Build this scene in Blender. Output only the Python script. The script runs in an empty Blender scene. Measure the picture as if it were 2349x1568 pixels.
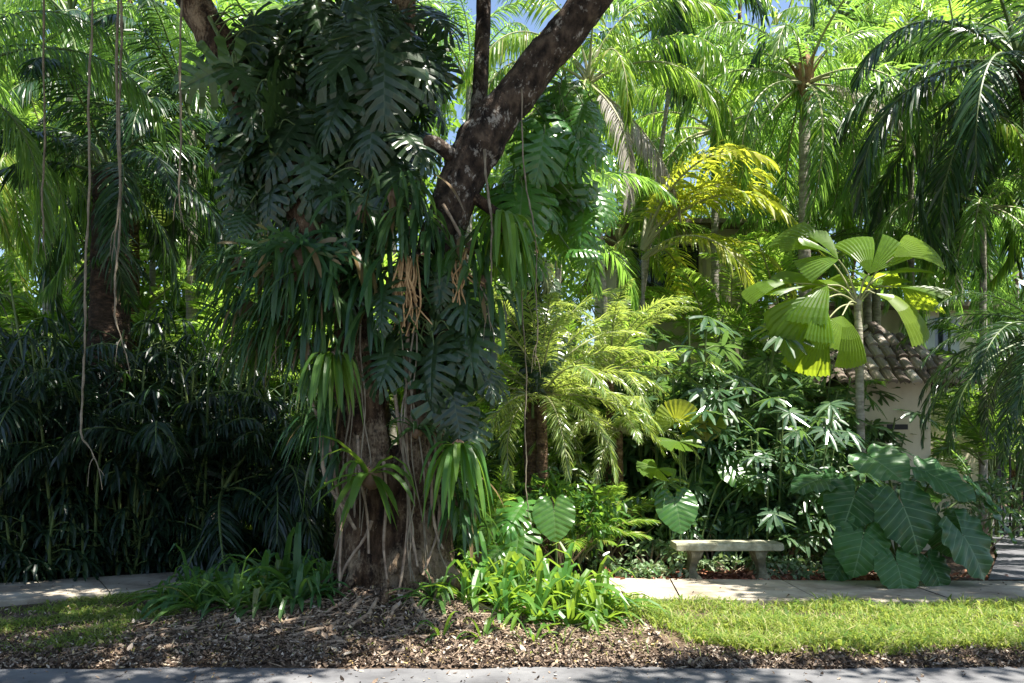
import bpy, math
import numpy as np
from mathutils import Matrix, Vector, noise

SC = bpy.context.scene
COL = SC.collection
R = math.radians
FQ, HZ, CX, CAMZ = 1826.0, 1043.7, 1174.5, 1.6      # photograph measured at 2349 px wide


def P(qx, qy, Y):
    return np.array([(qx - CX) * Y / FQ, Y, CAMZ + (HZ - qy) * Y / FQ])


def nrm(a):
    a = np.asarray(a, float)
    return a / (np.linalg.norm(a, axis=-1, keepdims=True) + 1e-9)


# ------------------------------------------------------------------ sun
SUN_AZ, SUN_EL = R(118), R(68)
TO_SUN = np.array([math.sin(SUN_AZ) * math.cos(SUN_EL), math.cos(SUN_AZ) * math.cos(SUN_EL), math.sin(SUN_EL)])


# ------------------------------------------------------------------ mesh builder
class MB:
    def __init__(s):
        s.v, s.f, s.m, s.uv, s.n = [], [], [], [], 0

    def add(s, v, f, mi=0, uv=None):
        v = np.asarray(v, float).reshape(-1, 3)
        f = np.asarray(f, int).reshape(-1, 4)
        s.v.append(v)
        s.f.append(f + s.n)
        s.m.append(np.full(len(f), mi, int))
        s.uv.append(np.zeros((len(v), 2)) if uv is None else np.asarray(uv, float).reshape(-1, 2))
        s.n += len(v)

    def mesh(s, name, mats, smooth=False):
        V = np.concatenate(s.v)
        F = np.concatenate(s.f)
        M = np.concatenate(s.m)
        U = np.concatenate(s.uv)
        me = bpy.data.meshes.new(name)
        me.vertices.add(len(V))
        me.vertices.foreach_set('co', V.ravel())
        me.loops.add(len(F) * 4)
        me.loops.foreach_set('vertex_index', F.ravel().astype(np.int32))
        me.polygons.add(len(F))
        me.polygons.foreach_set('loop_start', (np.arange(len(F)) * 4).astype(np.int32))
        me.update(calc_edges=True)
        if not isinstance(mats, (list, tuple)):
            mats = [mats]
        for m in mats:
            me.materials.append(m)
        me.polygons.foreach_set('material_index', M.astype(np.int32))
        me.polygons.foreach_set('use_smooth', np.full(len(F), smooth))
        ul = me.uv_layers.new(name='UVMap')
        ul.data.foreach_set('uv', U[F.ravel()].ravel())
        me.validate()
        me.update()
        return me


def strips(mb, P0, D, Wd, L, W, grav, nseg=3, prof=(.5, 1, .8, .08), mi=0, fold=0.0, gpow=1.3):
    """many blade-like leaves at once; each is one island"""
    P0 = np.atleast_2d(np.asarray(P0, float))
    n = len(P0)
    D = nrm(np.broadcast_to(D, (n, 3)))
    Wd = np.broadcast_to(Wd, (n, 3))
    L = np.broadcast_to(L, (n,)).astype(float)
    W = np.broadcast_to(W, (n,)).astype(float)
    grav = np.broadcast_to(grav, (n,)).astype(float)
    cols = 3 if fold else 2
    pos = P0.copy()
    rows, uvs = [], []
    pr = np.interp(np.linspace(0, 1, nseg + 1), np.linspace(0, 1, len(prof)), prof)
    for k in range(nseg + 1):
        t = k / nseg
        d = D.copy()
        d[:, 2] -= grav * t ** gpow * 1.6
        d = nrm(d)
        if k:
            pos = pos + d * (L / nseg)[:, None]
        w = nrm(Wd - (Wd * d).sum(1, keepdims=True) * d)
        hw = (W * pr[k] * .5)[:, None]
        if fold:
            nn = np.cross(d, w)
            nn *= np.where(nn[:, 2:3] < 0, -1, 1)
            r = np.stack([pos - w * hw, pos - nn * hw * fold, pos + w * hw], 1)
            u = [[0, t], [.5, t], [1, t]]
        else:
            r = np.stack([pos - w * hw, pos + w * hw], 1)
            u = [[0, t], [1, t]]
        rows.append(r)
        uvs.append(np.broadcast_to(np.array(u)[None], (n, cols, 2)))
    V = np.stack(rows, 1)                      # n, nseg+1, cols, 3
    UV = np.stack(uvs, 1)
    base = (np.arange(n) * (nseg + 1) * cols)[:, None]
    fs = []
    for k in range(nseg):
        for c in range(cols - 1):
            a = k * cols + c
            fs.append(base + np.array([[a, a + 1, a + cols + 1, a + cols]]))
    F = np.stack(fs, 1).reshape(-1, 4)
    mb.add(V.reshape(-1, 3), F, mi, UV.reshape(-1, 2))


def tube(mb, pts, rad, sides=6, mi=0, rough=0.0, nfreq=3.0, cap=True, seed=0.0, close=False):
    pts = np.asarray(pts, float)
    n = len(pts)
    rad = np.broadcast_to(rad, (n,)).astype(float)
    T = nrm(np.gradient(pts, axis=0))
    ref = np.array([0, 1, 0]) if abs(T[0][1]) < .8 else np.array([1, 0, 0])
    A = nrm(np.cross(T, ref))
    B = np.cross(T, A)
    an = np.linspace(0, 2 * np.pi, sides, endpoint=False)
    V = pts[:, None] + rad[:, None, None] * (np.cos(an)[None, :, None] * A[:, None] + np.sin(an)[None, :, None] * B[:, None])
    if rough:
        fl = V.reshape(-1, 3)
        dirn = (V - pts[:, None]).reshape(-1, 3)
        k = np.array([1 + rough * (noise.noise(Vector(p * nfreq + seed)) * 1.2 + .6 * noise.noise(Vector(p * nfreq * 2.7 + seed))) for p in fl])
        V = (np.repeat(pts, sides, 0) + dirn * k[:, None]).reshape(n, sides, 3)
    lens = np.concatenate([[0], np.cumsum(np.linalg.norm(np.diff(pts, axis=0), axis=1))])
    U = np.stack(np.broadcast_arrays((an / (2 * np.pi))[None], lens[:, None]), -1)
    i = np.arange(n - 1)[:, None] * sides
    j = np.arange(sides)[None]
    F = np.stack([i + j, i + (j + 1) % sides, i + sides + (j + 1) % sides, i + sides + j], -1)
    mb.add(V, F, mi, U)
    if close:
        for ring, fl in ((V[0], 1), (V[-1], -1)):
            mb.add(ring, [[q, q + 1, sides - 2 - q, sides - 1 - q][::fl] for q in range(sides // 2 - 1)], mi)
    elif cap:
        tip = np.repeat(pts[-1:] + T[-1:] * rad[-1] * .5, sides, 0) + (V[-1] - pts[-1]) * .15
        mb.add(np.concatenate([V[-1], tip]), [[q, (q + 1) % sides, sides + (q + 1) % sides, sides + q] for q in range(sides)], mi)


def smooth_path(pts, per=6):
    """Catmull-Rom through points (any dimension)"""
    pts = np.asarray(pts, float)
    p = np.concatenate([[2 * pts[0] - pts[1]], pts, [2 * pts[-1] - pts[-2]]])
    out = []
    for i in range(1, len(p) - 2):
        for t in np.linspace(0, 1, per, endpoint=False):
            a, b, c, d = p[i - 1], p[i], p[i + 1], p[i + 2]
            out.append(.5 * ((2 * b) + (c - a) * t + (2 * a - 5 * b + 4 * c - d) * t * t + (3 * b - a - 3 * c + d) * t ** 3))
    out.append(pts[-1])
    return np.array(out)


def box(mb, lo, hi, mi=0):
    x0, y0, z0 = lo
    x1, y1, z1 = hi
    v = [[x0, y0, z0], [x1, y0, z0], [x1, y1, z0], [x0, y1, z0], [x0, y0, z1], [x1, y0, z1], [x1, y1, z1], [x0, y1, z1]]
    f = [[0, 3, 2, 1], [4, 5, 6, 7], [0, 1, 5, 4], [1, 2, 6, 5], [2, 3, 7, 6], [3, 0, 4, 7]]
    mb.add(v, f, mi)


# ------------------------------------------------------------------ objects
def obj(name, me, parent=None, loc=None, rz=0.0, scale=1.0, mat=None):
    o = bpy.data.objects.new(name, me)
    COL.objects.link(o)
    if parent is not None:
        o.parent = parent
    if mat is not None:
        o.matrix_local = mat
    else:
        if loc is not None:
            o.location = loc
        o.rotation_euler = (0, 0, rz)
        o.scale = (scale,) * 3 if np.isscalar(scale) else scale
    return o


def tag(o, label, cat, group=None, kind=None):
    o['label'] = label
    o['category'] = cat
    if group:
        o['group'] = group
    if kind:
        o['kind'] = kind
    return o


def thing(name, label, cat, loc=(0, 0, 0), group=None, rz=0.0, scale=1.0):
    return tag(obj(name, None, None, loc, rz, scale), label, cat, group)


def struct(name, me, kind='structure'):
    o = obj(name, me)
    o['kind'] = kind
    return o


def orient(loc, d, n, s=1.0):
    """matrix with local +x along d and local +z near n"""
    d = nrm(d)
    n = np.asarray(n, float)
    z = nrm(n - (n * d).sum() * d)
    y = np.cross(z, d)
    m = Matrix.Identity(4)
    for i in range(3):
        m[i][0], m[i][1], m[i][2], m[i][3] = d[i] * s, y[i] * s, z[i] * s, loc[i]
    return m


# ------------------------------------------------------------------ materials
def nodes(name):
    m = bpy.data.materials.new(name)
    m.use_nodes = True
    nt = m.node_tree
    nt.nodes.clear()
    return m, nt, nt.nodes, nt.links


def ramp(nt, fac, stops, interp='LINEAR'):
    r = nt.nodes.new('ShaderNodeValToRGB')
    r.color_ramp.interpolation = interp
    el = r.color_ramp.elements
    while len(el) < len(stops):
        el.new(.5)
    for e, (p, c) in zip(el, stops):
        e.position = p
        e.color = (*c, 1)
    nt.links.new(fac, r.inputs[0])
    return r.outputs[0]


def math_(nt, op, a, b=None, c=None):
    n = nt.nodes.new('ShaderNodeMath')
    n.operation = op
    for i, x in enumerate((a, b, c)):
        if x is None:
            continue
        if isinstance(x, (int, float)):
            n.inputs[i].default_value = x
        else:
            nt.links.new(x, n.inputs[i])
    return n.outputs[0]


def leafmat(name, stops, trans=(.30, .42, .04), tfac=.38, rough=.38, spec=.5, veins=None, vein_col=(.25, .4, .12), pleat=0):
    m, nt, N, L = nodes(name)
    geo = N.new('ShaderNodeNewGeometry')
    oi = N.new('ShaderNodeObjectInfo')
    tc = N.new('ShaderNodeTexCoord')
    r = oi.outputs['Random'] if veins or name == 'leaf_pleated' else math_(nt, 'FRACT', math_(nt, 'ADD', geo.outputs['Random Per Island'], oi.outputs['Random']))
    col = ramp(nt, r, stops)
    nz = N.new('ShaderNodeTexNoise')
    nz.inputs['Scale'].default_value = 7
    nz.inputs['Detail'].default_value = 3
    L.new(tc.outputs['Object'], nz.inputs['Vector'])
    hsv = N.new('ShaderNodeHueSaturation')
    L.new(col, hsv.inputs['Color'])
    L.new(math_(nt, 'MULTIPLY_ADD', nz.outputs[0], .7, .65), hsv.inputs['Value'])
    L.new(math_(nt, 'MULTIPLY_ADD', oi.outputs['Random'], .03, .485), hsv.inputs['Hue'])
    col = hsv.outputs[0]
    if veins or name == 'leaf_pleated':
        n3 = N.new('ShaderNodeTexNoise')
        n3.inputs['Scale'].default_value = 3.3
        n3.inputs['Detail'].default_value = 6
        n3.inputs['Roughness'].default_value = .7
        vadd = N.new('ShaderNodeVectorMath')
        vadd.operation = 'ADD'
        L.new(tc.outputs['Object'], vadd.inputs[0])
        cmb = N.new('ShaderNodeCombineXYZ')
        L.new(math_(nt, 'MULTIPLY', oi.outputs['Random'], 40), cmb.inputs[0])
        L.new(cmb.outputs[0], vadd.inputs[1])
        L.new(vadd.outputs[0], n3.inputs['Vector'])
        bl = ramp(nt, n3.outputs[0], [(.60, (0, 0, 0)), (.70, (1, 1, 1))])
        m3 = N.new('ShaderNodeMix')
        m3.data_type = 'RGBA'
        L.new(math_(nt, 'MULTIPLY', bl, .55), m3.inputs[0])
        L.new(col, m3.inputs[6])
        m3.inputs[7].default_value = (.15, .135, .04, 1)
        col = m3.outputs[2]
    tcol = N.new('ShaderNodeMix')
    tcol.data_type = 'RGBA'
    tcol.inputs[0].default_value = .65
    L.new(col, tcol.inputs[6])
    tcol.inputs[7].default_value = (*trans, 1)
    tout = tcol.outputs[2]
    bs = N.new('ShaderNodeBsdfPrincipled')
    bs.inputs['Roughness'].default_value = rough
    bs.inputs['Specular IOR Level'].default_value = spec
    if veins or pleat:
        sep = N.new('ShaderNodeSeparateXYZ')
        L.new(tc.outputs['UV'], sep.inputs[0])
        x, y = sep.outputs[0], sep.outputs[1]
        ay = math_(nt, 'ABSOLUTE', y)
        if veins:
            c = math_(nt, 'FRACT', math_(nt, 'MULTIPLY', math_(nt, 'SUBTRACT', x, math_(nt, 'MULTIPLY', ay, .55)), veins))
            d = math_(nt, 'ABSOLUTE', math_(nt, 'SUBTRACT', c, .5))
            v1 = math_(nt, 'GREATER_THAN', d, .455)
            mid = math_(nt, 'LESS_THAN', ay, .012)
            v = math_(nt, 'MAXIMUM', v1, mid)
            mx = N.new('ShaderNodeMix')
            mx.data_type = 'RGBA'
            L.new(math_(nt, 'MULTIPLY', v, .7), mx.inputs[0])
            L.new(col, mx.inputs[6])
            mx.inputs[7].default_value = (*vein_col, 1)
            col = mx.outputs[2]
            h = d
        else:
            h = math_(nt, 'SINE', math_(nt, 'MULTIPLY', y, pleat * 6.283))
        bp = N.new('ShaderNodeBump')
        bp.inputs['Strength'].default_value = .35
        bp.inputs['Distance'].default_value = .03
        L.new(h, bp.inputs['Height'])
        L.new(bp.outputs[0], bs.inputs['Normal'])
    L.new(col, bs.inputs['Base Color'])
    tr = N.new('ShaderNodeBsdfTranslucent')
    L.new(tout, tr.inputs['Color'])
    mix = N.new('ShaderNodeMixShader')
    mix.inputs[0].default_value = tfac
    L.new(bs.outputs[0], mix.inputs[1])
    L.new(tr.outputs[0], mix.inputs[2])
    out = N.new('ShaderNodeOutputMaterial')
    L.new(mix.outputs[0], out.inputs[0])
    return m


def solid(name, stops, scale=5, rough=.85, bump=.3, bscale=None, coord='Object', stretch=(1, 1, 1), island=False, detail=6, bdist=.02, spec=.3):
    m, nt, N, L = nodes(name)
    tc = N.new('ShaderNodeTexCoord')
    mp = N.new('ShaderNodeMapping')
    mp.inputs['Scale'].default_value = stretch
    L.new(tc.outputs[coord], mp.inputs[0])
    nz = N.new('ShaderNodeTexNoise')
    nz.inputs['Scale'].default_value = scale
    nz.inputs['Detail'].default_value = detail
    nz.inputs['Roughness'].default_value = .65
    L.new(mp.outputs[0], nz.inputs['Vector'])
    fac = nz.outputs[0]
    if island:
        geo = N.new('ShaderNodeNewGeometry')
        oi = N.new('ShaderNodeObjectInfo')
        fac = math_(nt, 'FRACT', math_(nt, 'ADD', math_(nt, 'ADD', geo.outputs['Random Per Island'], oi.outputs['Random']), math_(nt, 'MULTIPLY', nz.outputs[0], .15)))
    col = ramp(nt, fac, stops)
    bs = N.new('ShaderNodeBsdfPrincipled')
    bs.inputs['Roughness'].default_value = rough
    bs.inputs['Specular IOR Level'].default_value = spec
    L.new(col, bs.inputs['Base Color'])
    if bump:
        nb = N.new('ShaderNodeTexNoise')
        nb.inputs['Scale'].default_value = bscale or scale * 3
        nb.inputs['Detail'].default_value = 5
        L.new(mp.outputs[0], nb.inputs['Vector'])
        bp = N.new('ShaderNodeBump')
        bp.inputs['Strength'].default_value = bump
        bp.inputs['Distance'].default_value = bdist
        L.new(nb.outputs[0], bp.inputs['Height'])
        L.new(bp.outputs[0], bs.inputs['Normal'])
    out = N.new('ShaderNodeOutputMaterial')
    L.new(bs.outputs[0], out.inputs[0])
    return m


M = {}
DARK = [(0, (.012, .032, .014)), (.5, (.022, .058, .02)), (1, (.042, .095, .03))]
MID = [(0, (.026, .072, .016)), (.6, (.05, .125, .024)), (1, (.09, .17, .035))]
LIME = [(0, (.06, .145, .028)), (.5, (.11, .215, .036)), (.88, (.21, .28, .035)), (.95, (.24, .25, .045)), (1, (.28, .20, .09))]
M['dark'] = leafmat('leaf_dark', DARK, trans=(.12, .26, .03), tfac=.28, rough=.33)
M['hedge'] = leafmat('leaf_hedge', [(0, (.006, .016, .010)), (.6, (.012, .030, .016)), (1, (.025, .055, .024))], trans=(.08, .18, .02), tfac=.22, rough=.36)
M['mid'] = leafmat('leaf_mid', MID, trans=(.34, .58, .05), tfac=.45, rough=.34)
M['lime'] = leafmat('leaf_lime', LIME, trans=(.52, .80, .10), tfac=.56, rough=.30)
M['midlit'] = leafmat('leaf_mid_sunlit', [(0, (.045, .11, .025)), (.6, (.085, .17, .035)), (1, (.14, .22, .05))], trans=(.40, .70, .10), tfac=.54, rough=.3, spec=.6)  # brighter copy of the mid leaf, sunlight put into its colour
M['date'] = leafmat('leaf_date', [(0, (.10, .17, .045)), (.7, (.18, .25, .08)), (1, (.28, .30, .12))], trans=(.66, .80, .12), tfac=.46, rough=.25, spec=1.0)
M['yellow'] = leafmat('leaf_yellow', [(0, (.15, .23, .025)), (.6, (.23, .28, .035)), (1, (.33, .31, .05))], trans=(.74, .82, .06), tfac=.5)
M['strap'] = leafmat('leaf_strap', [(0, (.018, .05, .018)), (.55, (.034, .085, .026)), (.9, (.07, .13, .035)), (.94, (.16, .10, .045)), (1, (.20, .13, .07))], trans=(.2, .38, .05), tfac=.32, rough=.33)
M['straplit'] = leafmat('leaf_strap_sunlit', [(0, (.04, .12, .02)), (.6, (.075, .18, .03)), (1, (.13, .22, .03))], trans=(.42, .62, .05), tfac=.45, rough=.4, spec=.45)  # strap leaf lightened for plants in sun; the light is in the colour
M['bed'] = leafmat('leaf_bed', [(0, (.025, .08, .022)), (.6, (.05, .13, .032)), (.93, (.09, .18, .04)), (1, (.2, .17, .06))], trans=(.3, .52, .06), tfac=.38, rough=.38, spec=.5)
M['grey'] = leafmat('leaf_dead', [(0, (.26, .24, .21)), (1, (.44, .41, .36))], trans=(.5, .46, .36), tfac=.3, rough=.7)
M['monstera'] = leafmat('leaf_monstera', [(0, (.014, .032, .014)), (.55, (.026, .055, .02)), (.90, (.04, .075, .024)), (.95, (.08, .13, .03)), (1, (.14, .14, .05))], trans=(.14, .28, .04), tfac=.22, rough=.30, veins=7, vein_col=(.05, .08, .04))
M['monlit'] = leafmat('leaf_monstera_sunlit', [(0, (.03, .10, .018)), (1, (.06, .16, .028))], trans=(.34, .58, .04), tfac=.42, rough=.26, spec=.7, veins=7, vein_col=(.10, .18, .06))  # sunlit version of the monstera leaf, brightness painted into the green
M['ear'] = leafmat('leaf_ear', [(0, (.018, .066, .022)), (.7, (.036, .105, .032)), (1, (.06, .14, .04))], trans=(.18, .40, .06), tfac=.3, rough=.40, spec=.35, veins=6.2, vein_col=(.16, .26, .12))
M['licuala'] = leafmat('leaf_pleated', [(0, (.04, .11, .018)), (.6, (.09, .17, .025)), (1, (.2, .25, .03))], trans=(.66, .84, .04), tfac=.55, rough=.34, spec=.4)
M['shrub'] = leafmat('leaf_shrub', [(0, (.03, .075, .03)), (.7, (.05, .11, .045)), (1, (.09, .16, .07))], trans=(.26, .46, .08), tfac=.32, rough=.28, spec=.8)
M['rhapis'] = leafmat('leaf_lady_palm', [(0, (.03, .072, .036)), (.7, (.05, .105, .05)), (1, (.085, .15, .06))], trans=(.26, .46, .08), tfac=.3, rough=.25, spec=1.0)
M['pale'] = leafmat('leaf_pale', [(0, (.06, .14, .05)), (.6, (.16, .25, .12)), (1, (.35, .42, .28))], trans=(.3, .42, .1), tfac=.3, rough=.4)
M['canopy'] = leafmat('leaf_canopy', MID, trans=(.2, .36, .03), tfac=.3)
M['grass'] = leafmat('grass_blade', [(0, (.05, .11, .02)), (.45, (.12, .20, .03)), (.75, (.22, .28, .06)), (1, (.40, .36, .18))], trans=(.60, .70, .12), tfac=.45, rough=.5, spec=.3)
M['stalk'] = solid('stalk_green', [(.3, (.05, .09, .025)), (.7, (.12, .16, .05))], scale=6, rough=.5, bump=.1)
M['palestalk'] = solid('stalk_pale', [(.3, (.18, .20, .09)), (.7, (.34, .33, .18))], scale=6, rough=.5, bump=.1)


def bark(name, deep, midc, lightc, patch, pscale=2.2, pthr=(.48, .6), vs=.28, sc=11):
    m, nt, N, L = nodes(name)
    tc = N.new('ShaderNodeTexCoord')

    def nz(scale, stretch, det=8, rg=.6):
        mp = N.new('ShaderNodeMapping')
        mp.inputs['Scale'].default_value = stretch
        L.new(tc.outputs['Object'], mp.inputs[0])
        n_ = N.new('ShaderNodeTexNoise')
        n_.inputs['Scale'].default_value = scale
        n_.inputs['Detail'].default_value = det
        n_.inputs['Roughness'].default_value = rg
        L.new(mp.outputs[0], n_.inputs['Vector'])
        return n_.outputs[0]
    fis = nz(sc, (1, 1, vs))
    fine = nz(sc * 4, (1, 1, .6))
    big = nz(pscale, (1, 1, .7), 6, .7)
    base = ramp(nt, fis, [(.36, deep), (.5, midc), (.66, lightc)])
    pm = ramp(nt, math_(nt, 'ADD', big, math_(nt, 'MULTIPLY', math_(nt, 'SUBTRACT', fine, .5), .35)), [(pthr[0], (0, 0, 0)), (pthr[1], (1, 1, 1))])
    mx = N.new('ShaderNodeMix')
    mx.data_type = 'RGBA'
    L.new(math_(nt, 'MULTIPLY', pm, math_(nt, 'MULTIPLY', fis, 1.5)), mx.inputs[0])
    L.new(base, mx.inputs[6])
    mx.inputs[7].default_value = (*patch, 1)
    bs = N.new('ShaderNodeBsdfPrincipled')
    bs.inputs['Roughness'].default_value = .93
    bs.inputs['Specular IOR Level'].default_value = .25
    L.new(mx.outputs[2], bs.inputs['Base Color'])
    bp = N.new('ShaderNodeBump')
    bp.inputs['Strength'].default_value = 1
    bp.inputs['Distance'].default_value = .08
    L.new(math_(nt, 'ADD', fis, math_(nt, 'MULTIPLY', fine, .45)), bp.inputs['Height'])
    L.new(bp.outputs[0], bs.inputs['Normal'])
    out = N.new('ShaderNodeOutputMaterial')
    L.new(bs.outputs[0], out.inputs[0])
    return m


M['bark'] = bark('bark', (.014, .008, .005), (.06, .034, .019), (.145, .092, .054), (.34, .25, .16))
M['limb'] = bark('bark_limb', (.012, .008, .006), (.05, .034, .024), (.12, .085, .06), (.42, .38, .33), pscale=7, pthr=(.56, .64), vs=.7, sc=9)
M['root'] = solid('root_bark', [(.3, (.14, .09, .06)), (.7, (.40, .31, .22))], scale=9, bump=.5, bscale=40, rough=.9)
M['dryroot'] = solid('dry_root', [(.3, (.30, .17, .07)), (.7, (.55, .36, .18))], scale=14, bump=.3, rough=.9)
M['vine'] = solid('vine_bark', [(.3, (.09, .07, .045)), (.7, (.30, .25, .18))], scale=7, bump=.3, rough=.9)
M['palmtrunk'] = solid('palm_trunk_grey', [(.3, (.13, .115, .09)), (.5, (.25, .23, .19)), (.7, (.38, .36, .31))], scale=7, stretch=(1, 1, 3), bump=.6, bscale=9, rough=.9)
M['palmbrown'] = solid('palm_trunk_brown', [(.3, (.04, .022, .013)), (.5, (.11, .064, .038)), (.7, (.22, .15, .09))], scale=9, stretch=(1, 1, 2), bump=1, bscale=16, bdist=.05, rough=.95)
M['fernclad'] = solid('trunk_fern_clad', [(.3, (.012, .009, .006)), (.5, (.04, .026, .016)), (.7, (.11, .065, .04))], scale=9, stretch=(1, 1, 2), bump=1, bscale=16, bdist=.05, rough=.95)
M['fibre'] = solid('palm_fibre', [(.3, (.10, .05, .025)), (.6, (.26, .16, .08)), (.8, (.36, .27, .17))], scale=16, stretch=(1, 1, .2), bump=.8, bscale=30, rough=.95)
M['concrete'] = solid('concrete_path', [(.28, (.11, .09, .065)), (.42, (.23, .195, .15)), (.58, (.37, .33, .265)), (.75, (.48, .44, .365))], scale=1.7, bump=.15, bscale=60, detail=10, bdist=.01)
M['bench'] = solid('bench_concrete', [(.3, (.11, .11, .07)), (.45, (.25, .24, .16)), (.58, (.38, .37, .27)), (.75, (.50, .49, .40))], scale=5, bump=.25, bscale=50, detail=9, bdist=.01)
M['benchleg_shaded'] = solid('bench_leg_shaded_concrete', [(.3, (.05, .05, .032)), (.5, (.14, .13, .085)), (.65, (.27, .26, .18))], scale=7, bump=.4, bscale=50, detail=9, bdist=.01)  # same concrete as the seat, darkened to paint in the shade below it
M['asphalt'] = solid('asphalt', [(.3, (.062, .061, .064)), (.48, (.118, .118, .123)), (.62, (.165, .165, .168)), (.8, (.25, .245, .24))], scale=1.6, bump=.35, bscale=160, detail=12, bdist=.01, rough=.9)
M['drive'] = solid('asphalt_drive', [(.3, (.07, .072, .078)), (.7, (.14, .14, .15))], scale=3, bump=.3, bscale=120, detail=10, bdist=.01, rough=.9)
M['soil'] = solid('soil', [(.3, (.035, .022, .014)), (.5, (.085, .056, .036)), (.68, (.17, .12, .08)), (.8, (.26, .2, .14))], scale=3.5, bump=1, bscale=28, detail=10, bdist=.05)
M['litter'] = solid('dead_leaves', [(0, (.03, .021, .015)), (.3, (.08, .054, .038)), (.6, (.16, .112, .078)), (.82, (.27, .205, .15)), (.94, (.46, .40, .33)), (1, (.36, .25, .07))], scale=20, island=True, bump=0, rough=.8)
M['redlitter'] = solid('red_mulch', [(0, (.10, .03, .018)), (.5, (.24, .085, .045)), (1, (.40, .2, .12))], scale=20, island=True, bump=0, rough=.85)
M['stucco'] = solid('stucco', [(.25, (.32, .285, .20)), (.45, (.50, .45, .33)), (.7, (.60, .545, .41))], scale=1.6, stretch=(1, 1, .5), bump=.25, bscale=60, bdist=.01)
M['tile'] = solid('roof_tile', [(0, (.075, .058, .047)), (.5, (.165, .13, .105)), (.8, (.25, .215, .18)), (1, (.36, .325, .28))], scale=8, island=True, bump=.3)
M['metal'] = solid('black_iron', [(.3, (.01, .01, .011)), (.7, (.02, .02, .022))], rough=.5, bump=0)
M['shutter'] = solid('shutter_paint', [(.3, (.36, .38, .42)), (.7, (.45, .47, .5))], rough=.5, bump=.05)
M['shield'] = solid('fern_shield', [(.3, (.10, .06, .04)), (.7, (.26, .17, .11))], scale=9, bump=.6, rough=.9)


def glass(name):
    m, nt, N, L = nodes(name)
    bs = N.new('ShaderNodeBsdfPrincipled')
    bs.inputs['Base Color'].default_value = (.015, .022, .03, 1)
    bs.inputs['Roughness'].default_value = .06
    bs.inputs['Specular IOR Level'].default_value = .9
    out = N.new('ShaderNodeOutputMaterial')
    L.new(bs.outputs[0], out.inputs[0])
    return m


M['glass'] = glass('window_glass')

# ------------------------------------------------------------------ world, sun, camera
w = bpy.data.worlds.new('World')
SC.world = w
w.use_nodes = True
nt = w.node_tree
sky = nt.nodes.new('ShaderNodeTexSky')
sky.sky_type = 'NISHITA'
sky.sun_disc = False
sky.sun_elevation = SUN_EL
sky.sun_rotation = SUN_AZ
bg = nt.nodes['Background']
bg.inputs[1].default_value = .075
nt.links.new(sky.outputs[0], bg.inputs[0])
ld = bpy.data.lights.new('sun', 'SUN')
ld.energy = 5.0
ld.angle = R(.5)
ld.color = (1, .95, .86)
lo = bpy.data.objects.new('sun', ld)
COL.objects.link(lo)
lo.rotation_euler = Vector(TO_SUN).to_track_quat('Z', 'Y').to_euler()
cd = bpy.data.cameras.new('camera')
cam = bpy.data.objects.new('camera', cd)
COL.objects.link(cam)
cam.location = (0, 0, CAMZ)
cam.rotation_euler = (R(90), 0, 0)
cd.sensor_width = 36
cd.lens = 36 * FQ / 2349
cd.shift_y = (HZ - 784) / 2349
cd.clip_end = 1000
SC.camera = cam
SC.view_settings.view_transform = 'Standard'
SC.view_settings.look = 'None'
SC.view_settings.exposure = 1.8
SC.view_settings.gamma = 1
SC.cycles.max_bounces = 8
SC.cycles.diffuse_bounces = 4
SC.cycles.transmission_bounces = 6
SC.cycles.use_denoising = True


# ------------------------------------------------------------------ ground
TX, TY = -1.2, 7.75            # the great tree


def gz(x, y):
    x = np.asarray(x, float)
    y = np.asarray(y, float)
    base = np.clip((y - 5.8) / .5, 0, 1) * .06 - .02
    mound = .34 * np.exp(-((x - TX) / 1.25) ** 2 / 1.6 - ((y - TY) / .85) ** 2 / 1.6)
    lump = .012 * np.sin(x * 3.1 + y * 1.7) * np.sin(y * 4.3 - x) + .008 * np.sin(x * 9.1) * np.sin(y * 8.3)
    return base + mound + lump * np.clip((y - 6) / .5, 0, 1)


def grid_sheet(xs, ys, zf):
    X, Y = np.meshgrid(xs, ys)
    Z = zf(X, Y)
    V = np.stack([X, Y, Z], -1).reshape(-1, 3)
    nx = len(xs)
    i = np.arange(len(ys) - 1)[:, None] * nx
    j = np.arange(nx - 1)[None]
    F = np.stack([i + j, i + j + 1, i + nx + j + 1, i + nx + j], -1)
    mb = MB()
    mb.add(V, F)
    return mb


xs = np.concatenate([np.linspace(-150, -9, 12), np.linspace(-8.8, 9.8, 150), np.linspace(10, 150, 12)])
ys = np.concatenate([np.linspace(-60, 5.6, 10), np.linspace(5.7, 11, 70), np.linspace(11.4, 30, 20), np.linspace(35, 200, 8)])
struct('ground', grid_sheet(xs, ys, gz).mesh('ground', M['soil'], True))


def road_edge(x):
    return 5.93 + .035 * np.sin(x * 2.3) + .02 * np.sin(x * 7.1 + 1) - .012 * x * 0


mb = MB()
xr = np.concatenate([np.linspace(-150, -8.2, 10), np.linspace(-8, 8, 120), np.linspace(8.2, 150, 10)])
V = np.concatenate([np.stack([xr, np.full_like(xr, -60), np.zeros_like(xr)], -1), np.stack([xr, road_edge(xr), np.full_like(xr, .012)], -1),
                    np.stack([xr, road_edge(xr) + .02, np.full_like(xr, -.05)], -1)])
n = len(xr)
F = [[i, i + 1, n + i + 1, n + i] for i in range(n - 1)] + [[n + i, n + i + 1, 2 * n + i + 1, 2 * n + i] for i in range(n - 1)]
mb.add(V, F)
struct('road', mb.mesh('road', M['asphalt']))

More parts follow.
